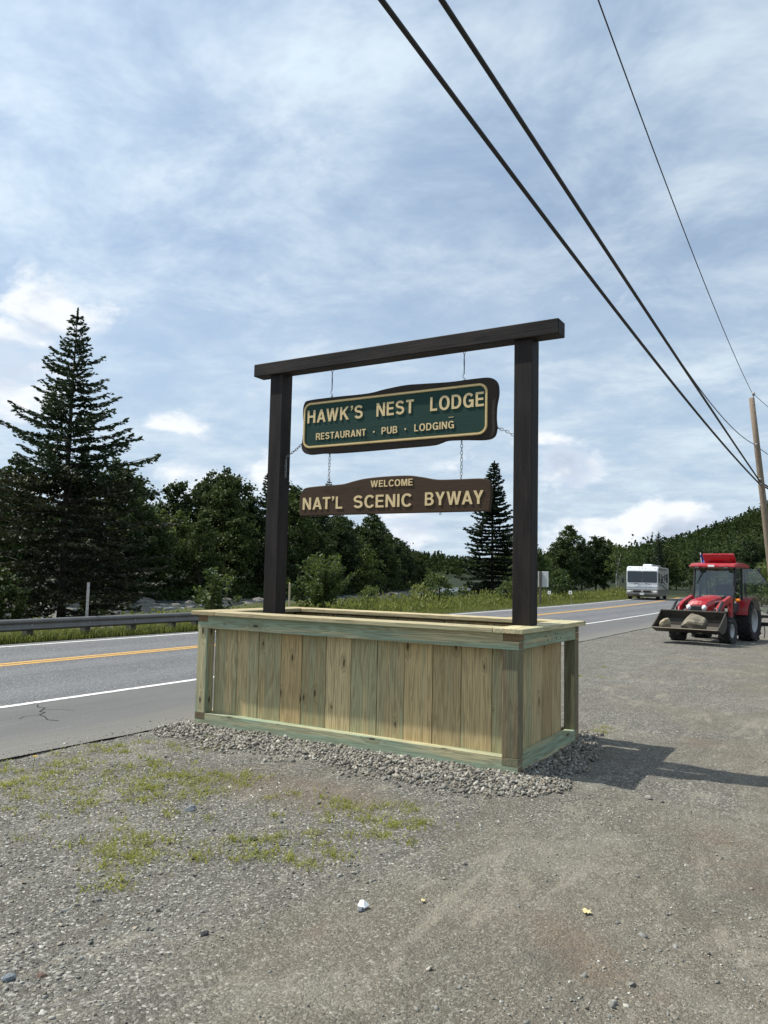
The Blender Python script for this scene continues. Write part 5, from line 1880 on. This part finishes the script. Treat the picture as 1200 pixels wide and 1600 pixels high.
for sgn in (-1, 1):
    part("quarter_window", MB().add([(-1.46, sgn * .525, 1.02), (-1.84, sgn * .50, 1.02), (-1.79, sgn * .49, 1.86), (-1.47, sgn * .52, 1.86)], [(0, 1, 2, 3)]), M_CABGLASS, TR)
# glass door swung wide open on its rear hinge
dr = part("door", MB().add([(-1.46, .55, .92), (-1.66, 1.06, .72), (-1.70, 1.16, 1.10), (-1.66, 1.06, 1.55), (-1.60, .88, 1.86), (-1.46, .55, 1.86)], [(0, 1, 2, 3, 4, 5)]), M_CABGLASS, TR, label="glass cab door standing open")
part("door_frame", MB().tube([(-1.58, .86, 1.87), (-1.66, 1.07, 1.55), (-1.705, 1.165, 1.10), (-1.66, 1.07, .72)], .014, 6), M_BLACK, dr)
part("door_handle", MB().cbox((-1.69, 1.11, 1.42), (.04, .04, .07), .008).cbox((-1.60, .89, 1.86), (.05, .07, .08), .01), M_DKGREY, dr)
roof = [(-.70, 1.88), (-.72, 1.93), (-.90, 1.985), (-1.40, 2.01), (-1.85, 1.985), (-2.0, 1.93), (-2.0, 1.88)]
rf = MB()
rf.prism(roof, -.58, .58, 'Y')
me = rf.mesh("roof")
bm = bmesh.new()
bm.from_mesh(me)
bmesh.ops.bevel(bm, geom=[e for e in bm.edges], offset=.025, segments=2, affect='EDGES')
bm.to_mesh(me)
bm.free()
rfo = part("roof", me, M_RED, TR)
hm = Matrix.Translation((-1.45, 0, 2.0)) @ Matrix.Rotation(rad(38), 4, 'Y')
part("roof_hatch", MB().cbox((0, 0, .15), (.05, .80, .32), .015, hm).cbox((.03, 0, .15), (.02, .60, .20), .008, hm), M_RED, rfo, label="red roof hatch propped open")
part("badge", MB().cbox((-.694, .0, 1.915), (.012, .16, .05), .003), M_WHITEP, rfo)
for sgn in (-1, 1):
    part("work_light", MB().cbox((-.73, sgn * .36, 1.855), (.07, .13, .06), .012), M_BLACK, rfo)
part("wiper", MB().tube([(-.945, -.22, 1.86), (-.90, -.36, 1.62), (-.868, -.42, 1.46)], .010, 5), M_BLACK, TR)
# rear fenders
for sgn in (-1, 1):
    mb = MB()
    V, F = [], []
    for i in range(9):
        a = rad(15 + 130 * i / 8)
        for rr_ in (.60, .625):
            for y in (.42, .74):
                V.append((-1.72 + rr_ * math.cos(a), sgn * y, .525 + rr_ * math.sin(a)))
    for i in range(8):
        b = i * 4
        for p_, q_ in ((0, 1), (1, 3), (3, 2), (2, 0)):
            F.append((b + p_, b + q_, b + 4 + q_, b + 4 + p_))
    F += [(0, 1, 3, 2), (32, 34, 35, 33)]
    part("fender", MB().add(V, F), M_RED, TR)
    part("turn_signal", MB().cbox((-.86, sgn * .585, 1.06), (.07, .13, .075), .02), M_AMBER, TR)
    part("mirror_arm", MB().tube([(-.84, sgn * .50, 1.28), (-.80, sgn * .66, 1.20), (-.80, sgn * .66, 1.30)], .010, 5), M_BLACK, TR)
    # loader: mast, arm, hydraulic ram
    part("loader_mast", MB().cbox((-.66, sgn * .47, .80), (.16, .09, .62), .015), M_RED, TR)
    ar = MB()
    ar.prism([(-.72, 1.06), (-.60, 1.16), (.02, 1.02), (.36, .88), (.62, .46), (.55, .40), (.26, .76), (-.05, .90), (-.66, 1.02)], sgn * .47 - .04, sgn * .47 + .04, 'Y')
    aro = part("loader_arm", ar, M_RED, TR)
    part("hydraulic_ram", MB().tube([(-.55, sgn * .40, .72), (.05, sgn * .40, .86)], .035, 8).tube([(.05, sgn * .40, .86), (.24, sgn * .40, .80)], .018, 8), M_BLACK, aro)
    part("tilt_ram", MB().tube([(.22, sgn * .55, 1.02), (.52, sgn * .55, .80)], .035, 8).tube([(.52, sgn * .55, .80), (.68, sgn * .55, .66)], .018, 8), M_BLACK, aro)
    part("tilt_link", MB().cbox((.60, sgn * .50, .70), (.05, .05, .34), .01, Matrix.Translation((0, 0, 0))), M_DKGREY, aro)
for sgn in (-1, 1):
    for dz in (0, .05):
        part("hydraulic_hose", MB().tube([(-.62, sgn * .43, 1.0 - dz), (-.35, sgn * .40, 1.06 - dz), (.0, sgn * .41, .98 - dz), (.22, sgn * .44, .90 - dz), (.42, sgn * .50, .86 - dz)], .012, 5), M_BLACK, TR)
    part("hood_decal", MB().prism([(-.70, 1.00), (-.05, .985), (-.02, 1.03), (-.70, 1.045)], sgn * .303 - .002, sgn * .303 + .002, 'Y'), M_WHITEP, hd)
part("fuel_cap", MB().lathe([(.04, 0), (.045, .02), (0, .03)], 12, 'Z', Matrix.Translation((.0, .23, .77))), M_BLACK, TR)
part("side_panel", MB().cbox((-.42, .315, .72), (.30, .02, .22), .02), M_RED, TR)
# bucket
bk = [(.70, .78), (.64, .60), (.66, .44), (.78, .33), (.98, .30), (1.30, .40)]
mb = MB()
th = .018
for (a, b) in zip(bk, bk[1:]):
    dx, dz = b[0] - a[0], b[1] - a[1]
    L = math.hypot(dx, dz)
    nx_, nz_ = dz / L * th, -dx / L * th
    mb.prism([a, b, (b[0] + nx_, b[1] + nz_), (a[0] + nx_, a[1] + nz_)], -.775, .765, 'Y')
bko = part("bucket", mb, M_BUCKET, TR)
for sgn in (-1, 1):
    part("bucket_side", MB().prism(bk + [(1.02, .56)], sgn * .77 - .012, sgn * .77 + .012, 'Y'), M_BUCKET, bko)
part("cutting_edge", MB().cbox((1.28, 0, .392), (.16, 1.57, .018), .004, Matrix.Identity(4)), plain("scraped_steel", (0.20, 0.17, 0.13), 0.5, 0.5, 0.3, 8), bko)
part("top_bar", MB().cbox((.70, 0, .79), (.05, 1.55, .04), .008), M_BUCKET, bko)
# flag tucked behind the roof
fl = MB()
fl.tube([(-1.6, -.53, 1.9), (-1.6, -.57, 2.29)], .012, 6)
part("flag_pole", fl, M_WHITEP, TR)
V = [(-1.6, -.56 + .16 * i / 4 * (1 - .5 * j / 4) + .012 * math.sin(i * 2 + j), 1.93 + .30 * j / 4) for j in range(5) for i in range(5)]
part("flag", MB().add([(x + .03 * math.sin(i), y, z) for i, (x, y, z) in enumerate(V)], [(j * 5 + i, j * 5 + i + 1, j * 5 + i + 6, j * 5 + i + 5) for j in range(4) for i in range(4)]), M_BLUE, TR)
# rear hitch rake
rk = part("rear_rake", MB().cbox((-2.55, .25, .62), (.08, 1.75, .08), .01).cbox((-2.40, .25, .42), (.08, 1.85, .10), .01).tube([(-1.9, .2, .5), (-2.5, .2, .60)], .03, 6).tube([(-1.9, -.2, .5), (-2.5, -.2, .60)], .03, 6), M_BLACK, TR, label="black steel rake frame on the rear hitch")
for i in range(12):
    part("tine", MB().tube([(-2.40, -.60 + .155 * i, .40), (-2.46, -.60 + .155 * i, .20), (-2.38, -.60 + .155 * i, .05)], .012, 5), M_BLACK, rk)
part("gauge_wheel", MB().lathe([(.0, -.05), (.12, -.05), (.19, -.06), (.20, 0), (.19, .06), (.12, .05), (0, .05)], 20, 'Y', Matrix.Translation((-2.62, 1.16, .30))), M_RUBBER, rk)

TM = TR.matrix_world if False else Matrix.Translation((15.13, 1.06, 0)) @ rot_z(rad(170.5))
for seed, loc, s, mt, lab in ((201, (1.0, -.54, .48), (.17, .19, .21), M_ROCK_TAN, "small pale tan boulder in the tractor's loader bucket"),
                              (202, (.95, .18, .50), (.22, .40, .27), M_ROCK_GREY, "large angular grey boulder in the tractor's loader bucket")):
    o = link(bpy.data.objects.new("boulder", rock_mesh(seed, s, mt)))
    o.location = TM @ Vector(loc)
    o.rotation_euler = (0, 0, rad(170.5))
    tag(o, lab, "boulder", "boulders in the loader bucket")

# ------------------------------------------------------------------ motorhome

M_RVW = plain("white_gelcoat", (0.80, 0.81, 0.82), 0.28, 0, 0.03, 1, 0, 0.5)
M_RVB = plain("taupe_skirt", (0.17, 0.155, 0.14), 0.4, 0, 0.06, 1, 0, 0.3)
M_RVS = plain("shaded_beige_side", (0.48, 0.46, 0.43), 0.35, 0, 0.05, 1)  # body sides toned down from the white front, shade put into the colour
M_RVD = plain("brown_swirl", (0.06, 0.05, 0.045), 0.4)
RVX, RVY = 57.5, 12.15
rv = thing("motorhome", "white motorhome with brown swirl stripes driving up the far lane", "motorhome", (RVX, RVY, 0), rad(180 + 5.5))
RW, RH, RL = 1.18, 2.62, 8.2      # half width, height, length; +X is its front
side = [(-RL, .55), (-RL, RH - .08), (-RL + .12, RH), (-.55, RH), (-.22, RH - .10), (-.10, RH - .38), (.0, 1.35), (.02, .95), (.02, .78), (-.9, .78), (-2.0, .60)]
me = MB().prism(side, -RW, RW, 'Y').mesh("body")
bm = bmesh.new()
bm.from_mesh(me)
bmesh.ops.bevel(bm, geom=bm.edges[:], offset=.05, segments=2, affect='EDGES')
bm.to_mesh(me)
bm.free()
me.materials.append(M_RVW)
me.materials.append(M_RVS)
for p in me.polygons:
    if abs(p.normal.y) > .9:
        p.material_index = 1
body = part("body", me, None, rv)
part("skirt", MB().cbox((-4.2, 0, .56), (7.6, 2 * RW + .03, .62), .04), M_RVB, rv)
part("bumper", MB().cbox((-.06, 0, .58), (.30, 2 * RW + .02, .34), .06), plain("taupe_bumper", (0.28, 0.26, 0.24), 0.35, 0, 0.05, 1), rv)
part("front_band", MB().cbox((.028, 0, .99), (.02, 2 * RW - .1, .07), .006), plain("grey_band", (0.42, 0.42, 0.43), 0.4), rv)
for sgn in (-1, 1):
    wm_ = Matrix.Translation((-.035, sgn * .56, 1.80)) @ Matrix.Rotation(rad(-5.5), 4, 'Y')
    part("windshield", MB().cbox((0, 0, 0), (.05, 1.095, .88), .03, wm_), M_DARKGLASS, rv)
    part("grille", MB().cbox((.095, sgn * .38, .66), (.03, .60, .15), .02), M_BLACK, rv)
    part("headlight", MB().cbox((.085, sgn * .97, .64), (.06, .30, .18), .04), M_LAMP, rv)
    part("wiper", MB().tube([(.04, sgn * .25, 1.30), (.06, sgn * .62, 1.22)], .018, 5), M_BLACK, rv)
    part("mirror", MB().tube([(-.15, sgn * RW, 1.55), (-.02, sgn * (RW + .25), 1.62)], .02, 5).cbox((-.02, sgn * (RW + .27), 1.50), (.10, .15, .40), .03), M_BLACK, rv)
    for xx, w_, z0, z1 in ((-.75, .85, 1.35, 2.12), (-2.2, .5, 1.45, 2.05), (-3.3, .45, 1.55, 1.95), (-6.6, 1.0, 1.35, 2.1), (-5.0, .7, 1.5, 2.05)):
        part("side_window", MB().cbox((xx, sgn * (RW + .002), (z0 + z1) / 2), (w_, .02, z1 - z0), .008), M_DARKGLASS, rv)
    for j, (za, zb, ph) in enumerate(((1.05, 2.05, 0), (.95, 1.70, .8), (.90, 1.45, 1.5))):
        pts = []
        for i in range(13):
            s_ = i / 12
            pts.append((-1.0 - 5.4 * s_, za + (zb - za) * (math.sin(s_ * 3.1 + ph) * .5 + .5 * s_)))
        poly = [(a, b + .05 * math.sin(math.pi * i / 12) + .012) for i, (a, b) in enumerate(pts)] + [(a, b - .05 * math.sin(math.pi * i / 12) - .012) for i, (a, b) in reversed(list(enumerate(pts)))]
        part("swirl_stripe", MB().prism(poly, sgn * (RW + .004) - .003, sgn * (RW + .004) + .003, 'Y'), M_RVD, rv)
    part("awning", MB().tube([(-.6, sgn * (RW + .05), RH - .16), (-5.5, sgn * (RW + .05), RH - .16)], .06, 8), M_RVB, rv)
    for xx in (-1.15, -5.9):
        w_ = part("wheel", MB().lathe([(.15, -.12), (.30, -.14), (.40, -.12), (.42, 0), (.40, .12), (.30, .14), (.15, .12)], 22, 'Y'), M_RUBBER, rv, (xx, sgn * (RW - .12), .42))
        part("hubcap", MB().lathe([(.24, -.145), (.10, -.16), (0, -.165)] if sgn < 0 else [(.24, .145), (.10, .16), (0, .165)], 16, 'Y'), M_RIM, w_)
for yy in (-.95, -.22, 0, .22, .95):
    part("marker_lamp", MB().cbox((-.23, yy, RH - .12), (.05, .09, .05), .012), plain("marker_lens", (0.20, 0.15, 0.11), 0.3), rv)
part("air_conditioner", MB().cbox((-3.0, .1, RH + .10), (1.0, .70, .24), .07), M_RVW, rv)
part("roof_vent", MB().cbox((-5.2, -.2, RH + .05), (.5, .5, .12), .03), M_WHITEP, rv)
part("roof_rail", MB().tube([(-1.6, .75, RH), (-1.6, .75, RH + .14), (-5.5, .75, RH + .14), (-5.5, .75, RH)], .02, 5), M_STEEL, rv)
part("number_plate", MB().cbox((.10, 0, .47), (.02, .32, .16), .005), M_WHITEP, rv)
part("hood_lettering", MB().box((.0275, .02, 1.18), (.006, .62, .05)), plain("grey_print", (0.45, 0.47, 0.50), 0.4), rv)

# ------------------------------------------------------------------ house half hidden beyond the lot

M_SIDING = plain("pale_grey_siding", (0.30, 0.32, 0.33), 0.7, 0, 0.06, 2)
M_ROOF = plain("grey_shingles", (0.12, 0.125, 0.13), 0.85, 0, 0.2, 6)
hs = thing("house", "small grey-sided house half hidden by bushes beyond the tractor", "house", (52.0, -1.6, 0), rad(8))
part("wall", MB().prism([(-2.6, 0), (2.6, 0), (2.6, 2.4), (0, 4.0), (-2.6, 2.4)], 0, 6.5, 'X'), M_SIDING, hs)
ro = MB()
for sgn in (-1, 1):
    ro.prism([(0, 4.06), (sgn * 3.0, 2.22), (sgn * 3.0, 2.34), (0, 4.20)], -.35, 6.8, 'X')
part("roof", ro, M_ROOF, hs)
for yy in (-1.3, .9):
    w_ = part("window", MB().cbox((-.02, yy, 1.55), (.06, .95, 1.1), .01), M_WHITEP, hs)
    part("pane", MB().box((-.055, yy, 1.55), (.012, .78, .92)), M_DARKGLASS, w_)
t = thing("lot_pole", "thin grey pole standing behind the tractor's cab", "pole", (43.0, .35, 0))
part("shaft", MB().tube([(0, 0, 0), (0, 0, 2.5)], .05, 8), plain("grey_pole_paint", (0.28, 0.29, 0.29), 0.6), t)
part("pole_cap", MB().lathe([(.06, 2.49), (.06, 2.53), (0, 2.55)], 8, 'Z'), M_STEEL, t)

# ------------------------------------------------------------------ far-bank undergrowth closing the wood down to the water
r = np.random.default_rng(44)
n = 26000
X = r.uniform(5, 240, n)
fbx = np.interp(X, FB[:, 0], FB[:, 1])
Y = fbx + 1.0 + np.abs(r.normal(size=n)) * 2.6
cl = np.array([mnoise.noise(Vector((a * .22, b * .3, 5))) for a, b in zip(X, Y)])
Z = height(X, Y) + np.clip(1.6 + 2.6 * cl, .3, 4.2) * r.random(n)
o = link(bpy.data.objects.new("bank_undergrowth", quads_mesh("bank_undergrowth", leaf_quads(np.stack([X, Y, Z], 1), .42 * r.uniform(.6, 1.3, n), .7, r, flat=.3), M_LEAF)))
tag(o, "dark bushy undergrowth along the far bank at the water's edge", "undergrowth", kind='stuff')

# ------------------------------------------------------------------ crushed stone round the planter, loose chips, grass tufts


def stone_field(name, P, S, mats, label, cat, seed, flat=.62):
    """faceted stones, one mesh per tone so that the tones differ"""
    r_ = np.random.default_rng(seed)
    bm = bmesh.new()
    bmesh.ops.create_icosphere(bm, subdivisions=1, radius=1.0)
    ico = np.array([v.co[:] for v in bm.verts])
    fac = np.array([[v.index for v in f.verts] for f in bm.faces])
    bm.free()
    if True:
        bm = bmesh.new()
        bmesh.ops.create_cube(bm, size=1.5)
        bmesh.ops.triangulate(bm, faces=bm.faces)
        ico = np.array([v.co[:] for v in bm.verts])
        fac = np.array([[v.index for v in f.verts] for f in bm.faces])
        bm.free()
    n = len(P)
    nv = len(ico)
    V = np.repeat(ico[None], n, 0)
    V = V * (1 + .30 * r_.normal(size=(n, nv, 1)).clip(-1.6, 1.6)) + .10 * r_.normal(size=(n, nv, 3))
    V = V * np.stack([np.ones(n), r_.uniform(.55, .95, n), r_.uniform(flat * .6, flat * 1.1, n)], -1)[:, None]
    # random rotation
    q = unit(r_.normal(size=(n, 4)) * np.array([1, .28, .28, 1]))
    w, x, y, z = q.T
    Rm = np.stack([np.stack([1 - 2 * (y * y + z * z), 2 * (x * y - z * w), 2 * (x * z + y * w)], -1),
                   np.stack([2 * (x * y + z * w), 1 - 2 * (x * x + z * z), 2 * (y * z - x * w)], -1),
                   np.stack([2 * (x * z - y * w), 2 * (y * z + x * w), 1 - 2 * (x * x + y * y)], -1)], 1)
    V = np.einsum('nij,nkj->nki', Rm, V) * S[:, None, None] + P[:, None]
    F = (np.arange(n) * nv)[:, None, None] + fac[None]
    me = np_mesh(name, V.reshape(-1, 3), F.reshape(-1, 3), mats)
    o = link(bpy.data.objects.new(name, me))
    # one tone per stone
    tone = np.repeat(r_.random(n), nv).astype(np.float32)
    hue = np.repeat(r_.random(n), nv).astype(np.float32)
    for nm_, arr in (("tone", tone), ("hue", hue)):
        at = me.attributes.new(nm_, 'FLOAT', 'POINT')
        at.data.foreach_set('value', arr)
    return tag(o, label, cat, kind='stuff')


def stone_mat(name, stops, warm):
    m, k, bs, out = material(name)
    t = k.n('ShaderNodeAttribute', attribute_name='tone').outputs['Fac']
    h_ = k.n('ShaderNodeAttribute', attribute_name='hue').outputs['Fac']
    tc = k.n('ShaderNodeTexCoord').outputs['Object']
    c = k.ramp(t, stops)
    c = k.mix(k.math('MULTIPLY', k.step(h_, .6, 1.0), .55), c, warm)
    c = k.mix(k.math('MULTIPLY', k.step(k.noise(tc, 90, 4, .7), .45, .7), .35), c, (.10, .095, .085))
    k.put(bs, 'Base Color', c)
    k.put(bs, 'Roughness', .88)
    k.put(bs, 'Specular IOR Level', .3)
    return m


M_CRUSH = stone_mat("crushed_stone", [(0, (.11, .105, .092)), (.5, (.235, .222, .192)), (.9, (.36, .342, .295)), (1, (.52, .50, .43))], (.25, .20, .135))
M_CHIP = stone_mat("loose_chips", [(0, (.13, .13, .122)), (.5, (.25, .245, .22)), (.85, (.36, .35, .31)), (1, (.54, .52, .46))], (.34, .27, .18))

PILE = np.array([(-0.30, 3.62), (-0.62, 3.37), (-0.95, 2.69), (-1.00, 2.27), (-0.88, 1.75), (-0.98, 1.19), (-0.96, 0.58), (-1.0, 0.07), (-0.64, -0.40), (-0.28, -0.52), (0.33, -0.50), (1.12, -0.36), (1.95, -0.10), (2.1, .3), (1.7, .4), (1.6, 3.7), (0.4, 3.8)])


def inside(poly, x, y):
    c = np.zeros(len(x), bool)
    n_ = len(poly)
    for i in range(n_):
        (x1, y1), (x2, y2) = poly[i], poly[(i + 1) % n_]
        cond = (y1 > y) != (y2 > y)
        c ^= cond & (x < (x2 - x1) * (y - y1) / (y2 - y1 + 1e-12) + x1)
    return c


r = np.random.default_rng(55)
n = 80000
X, Y = r.uniform(-1.5, 2.4, n), r.uniform(-.9, 4.0, n)
wob = np.array([mnoise.noise(Vector((a * 2.5, b * 2.5, 2))) for a, b in zip(X, Y)])
ok = inside(PILE, np.where(X < 0, X * 1.25, X) + .22 * wob, np.where(Y < 0, Y * 1.2, Y) + .22 * wob) & ~((X > .03) & (X < 1.50) & (Y > .03) & (Y < 3.32))
dpl = np.hypot(np.maximum(np.maximum(-X, X - PW), 0), np.maximum(np.maximum(-Y, Y - PL), 0))
ok &= r.random(n) < np.clip(1.15 - dpl * 1.5 + .6 * wob, .06, 1)
X, Y, dpl = X[ok], Y[ok], dpl[ok]
mound = np.clip(.014 - dpl * .016, 0.0, .02)
zg = np.array([near_z(a, b) for a, b in zip(X, Y)])
S = r.uniform(.006, .017, len(X)) * np.where(r.random(len(X)) < .07, 1.6, 1)
Z = zg + mound * r.random(len(X)) + S * .30
stone_field("crushed_stone", np.stack([X, Y, Z], 1), S, M_CRUSH, "bed of grey crushed stone spread round the foot of the planter", "gravel", 1)
# loose chips on the lot, thicker on the road side
n = 150000
X, Y = r.uniform(-5.2, 2.5, n), r.uniform(-3.4, 3.45, n)
dc = np.hypot(X + 5.77, Y + 2.24)
pn = np.array([mnoise.noise(Vector((a * .8, b * .8, 9))) + .5 * mnoise.noise(Vector((a * 2.4, b * 2.4, 4))) for a, b in zip(X, Y)])
pr = np.clip(.36 + .26 * Y + .75 * pn, .02, 1) * np.clip((7.5 - dc) / 4.5, .06, 1)
ok = (r.random(n) < pr) & ~((X > 0) & (X < 1.55) & (Y > 0)) & (dc > 1.6)
X, Y = X[ok], Y[ok]
ne = 5200
xe = r.uniform(-8, 7, ne)
ye = 3.52 + np.abs(r.normal(size=ne)) * .16 * np.where(r.random(ne) < .5, -1, 1) + .05 * np.sin(xe * 1.7)
X, Y = np.concatenate([X, xe]), np.concatenate([Y, ye])
S = r.lognormal(-5.45, .48, len(X)).clip(.0022, .018)
Z = np.where(Y > 3.5, 0.0, np.array([near_z(a, b) for a, b in zip(X, Y)])) + S * .10
stone_field("loose_gravel", np.stack([X, Y, Z], 1), S, M_CHIP, "loose stone chips scattered over the gravel lot", "gravel", 2, .45)

# grass tufts in the gravel
r = np.random.default_rng(66)
TUFT = [(-2.09, 2.82, .22, 90), (-1.87, 2.68, .25, 110), (-1.59, 2.61, .25, 120), (-1.35, 2.45, .22, 110), (-1.43, 1.90, .15, 150), (-1.62, 1.87, .22, 120), (-2.10, 1.87, .30, 100), (-2.27, 2.10, .3, 90), (-1.85, 2.25, .3, 150),
        (-2.62, 1.22, .13, 120), (-2.67, 1.02, .12, 100), (-2.37, .80, .12, 80), (-2.24, .58, .12, 70), (-2.24, .40, .12, 50), (-1.47, .49, .13, 90), (-1.52, .23, .14, 110), (-1.61, .04, .10, 60), (-3.13, .92, .09, 60),
        (-2.90, 1.90, .2, 50), (-1.78, 1.17, .3, 60), (-2.46, 2.5, .25, 70), (-1.79, 1.43, .3, 70), (-2.18, .32, .12, 30), (-1.67, .55, .2, 40), (-1.2, 2.9, .25, 60), (-2.6, 2.9, .3, 80), (-3.3, 2.6, .4, 60), (-2.0, 3.15, .2, 60), (-1.2, 3.2, .15, 40),
        (.9, -2.4, .25, 14), (4.2, 2.6, .4, 40), (6.5, 1.8, .5, 40), (2.4, .2, .15, 30)]
P = []
for x, y, sd, m in TUFT:
    k_ = int(m / 9)
    sd = sd * 1.25
    cs = np.stack([x + r.normal(size=k_) * sd, y + r.normal(size=k_) * sd], 1)
    w_ = r.integers(0, k_, m * 3)
    q = cs[w_] + r.normal(size=(m * 3, 2)) * np.where(r.random((m * 3, 1)) < .35, .09, .028)
    P.append(q)
P = np.concatenate(P)
P = np.column_stack([P, [near_z(a, b) - .004 for a, b in P]])
blades("lot_grass", P, .036, .0062, M_GRASS, "sparse yellowing grass tufts growing through the gravel", seed=5, lean=1.7)

# ------------------------------------------------------------------ single stones and litter
for i, (x, y, s, col, lab) in enumerate(((-2.68, -.31, .026, (.22, .24, .26), "blue-grey stone beside the white paper scrap"), (-3.81, .37, .026, (.26, .17, .13), "reddish stone, brownest of the loose stones near the picture's corner"),
                                         (-3.90, .44, .032, (.24, .27, .30), "flat blue-grey stone beside the reddish one"), (-.03, -.97, .036, (.36, .33, .29), "pale stone lying past the planter's shadow on reddish soil"),
                                         (-1.99, 1.42, .05, (.28, .30, .31), "flat pale stone among the grass tufts"), (-1.89, -.44, .024, (.34, .32, .28), "round pale pebble alone on the packed gravel"),
                                         (-2.21, .71, .036, (.10, .10, .085), "dark stone at the end of the grass tufts"), (-3.24, .11, .026, (.06, .06, .06), "small black-edged stone standing on the gravel"), (-1.88, .78, .022, (.2, .2, .19), "small grey stone by the sparse grass"))):
    o = link(bpy.data.objects.new("loose_stone", rock_mesh(300 + i, (s, s * .75, s * .5), rock_mat("stone_tone", [c * .75 for c in col], col, 20), 2)))
    o.location = (x, y, near_z(x, y) + s * .2)
    tag(o, lab, "stone", "single stones on the lot")
z0 = near_z(-2.66, -.30)
V = [(-.022, -.018, .0), (.018, -.022, .004), (.028, .012, .012), (.004, .02, .02), (-.026, .016, .006), (0, 0, .026)]
o = part("paper_scrap", MB().add(V, [(0, 1, 5), (1, 2, 5), (2, 3, 5), (3, 4, 5), (4, 0, 5), (0, 4, 3, 2, 1)]), plain("white_paper", (.78, .79, .80), .8, 0, .05), None, (-2.655, -.302, z0 + .012))
tag(o, "crumpled white scrap of paper on the gravel", "litter")
leafp = []
for k_ in range(20):
    a = 2 * math.pi * k_ / 20
    rr_ = .034 * (1 + .55 * (1 if k_ % 4 == 0 else -.30 if k_ % 2 else 0))
    leafp.append((rr_ * math.cos(a), rr_ * .8 * math.sin(a)))
for (x, y, s, lab) in ((-2.13, -1.16, .72, "fallen yellow leaf lying alone on the packed gravel"), (-2.46, -.5, .38, "small yellow leaf fragment on the gravel near the paper scrap")):
    z0 = near_z(x, y)
    t = thing("fallen_leaf", lab, "leaf", (x, y, z0 + .008), .6)
    mb = MB()
    mb.add([(0, 0, .006 * s)] + [(a * s, b * s, .004 * math.sin(i * 1.7) * s + .004) for i, (a, b) in enumerate(leafp)], [(0, 1 + i, 1 + (i + 1) % 20) for i in range(20)])
    part("blade", mb, plain("yellow_leaf", (.58, .49, .25), .7, 0, .2, 30), t)
    part("stem", MB().tube([(.02 * s, 0, .004), (.05 * s, .012 * s, .004)], .0012, 4), plain("leaf_stem", (.3, .2, .08), .8), t)
t = thing("dandelion", "yellow dandelion in bloom in the grass by the road edge", "flower", (-2.0, 3.01, near_z(-2.0, 3.01)))
part("stem", MB().tube([(0, 0, 0), (.005, 0, .06), (.012, 0, .10)], .0025, 5), M_GRASS, t)
mb = MB()
for i in range(18):
    a = i * 2.4
    rr_ = .004 + .016 * (i / 18)
    mb.add([(.012, 0, .10), (.012 + rr_ * math.cos(a - .25), rr_ * math.sin(a - .25), .108 + .004 * (1 - i / 18)), (.012 + rr_ * 1.25 * math.cos(a), rr_ * 1.25 * math.sin(a), .110), (.012 + rr_ * math.cos(a + .25), rr_ * math.sin(a + .25), .108)], [(0, 1, 2, 3)])
part("bloom", mb, plain("dandelion_yellow", (.80, .55, .02), .7), t)

# brush between the guardrail and the river, and dark young conifers at the spruce's foot
BRUSH = [(4.5, 21.5, .9), (7.5, 24.5, 1.2), (10.5, 23.0, 1.0), (12.5, 27.5, 1.4), (1.5, 24.0, 1.3), (17.6, 27.0, .5), (22.0, 31.5, .4)]
r = np.random.default_rng(77)
DARKB = tree_proto("s", *broadleaf_meshes(73, 2.2, 1.5, 1500, .20, 9, trunk_h=.04, airy=.6, stem=3), M_LEAF)
for i, (x, y, s) in enumerate(BRUSH):
    plant_tree("bush", DARKB, ("big " if s > 1.1 else "low " if s < .75 else "") + "dark brush on the bank behind the guardrail " + zone(x, y), "shrub", (x, y, float(height(x, y)) - .1), r.uniform(0, 6), s, "brush behind the guardrail")
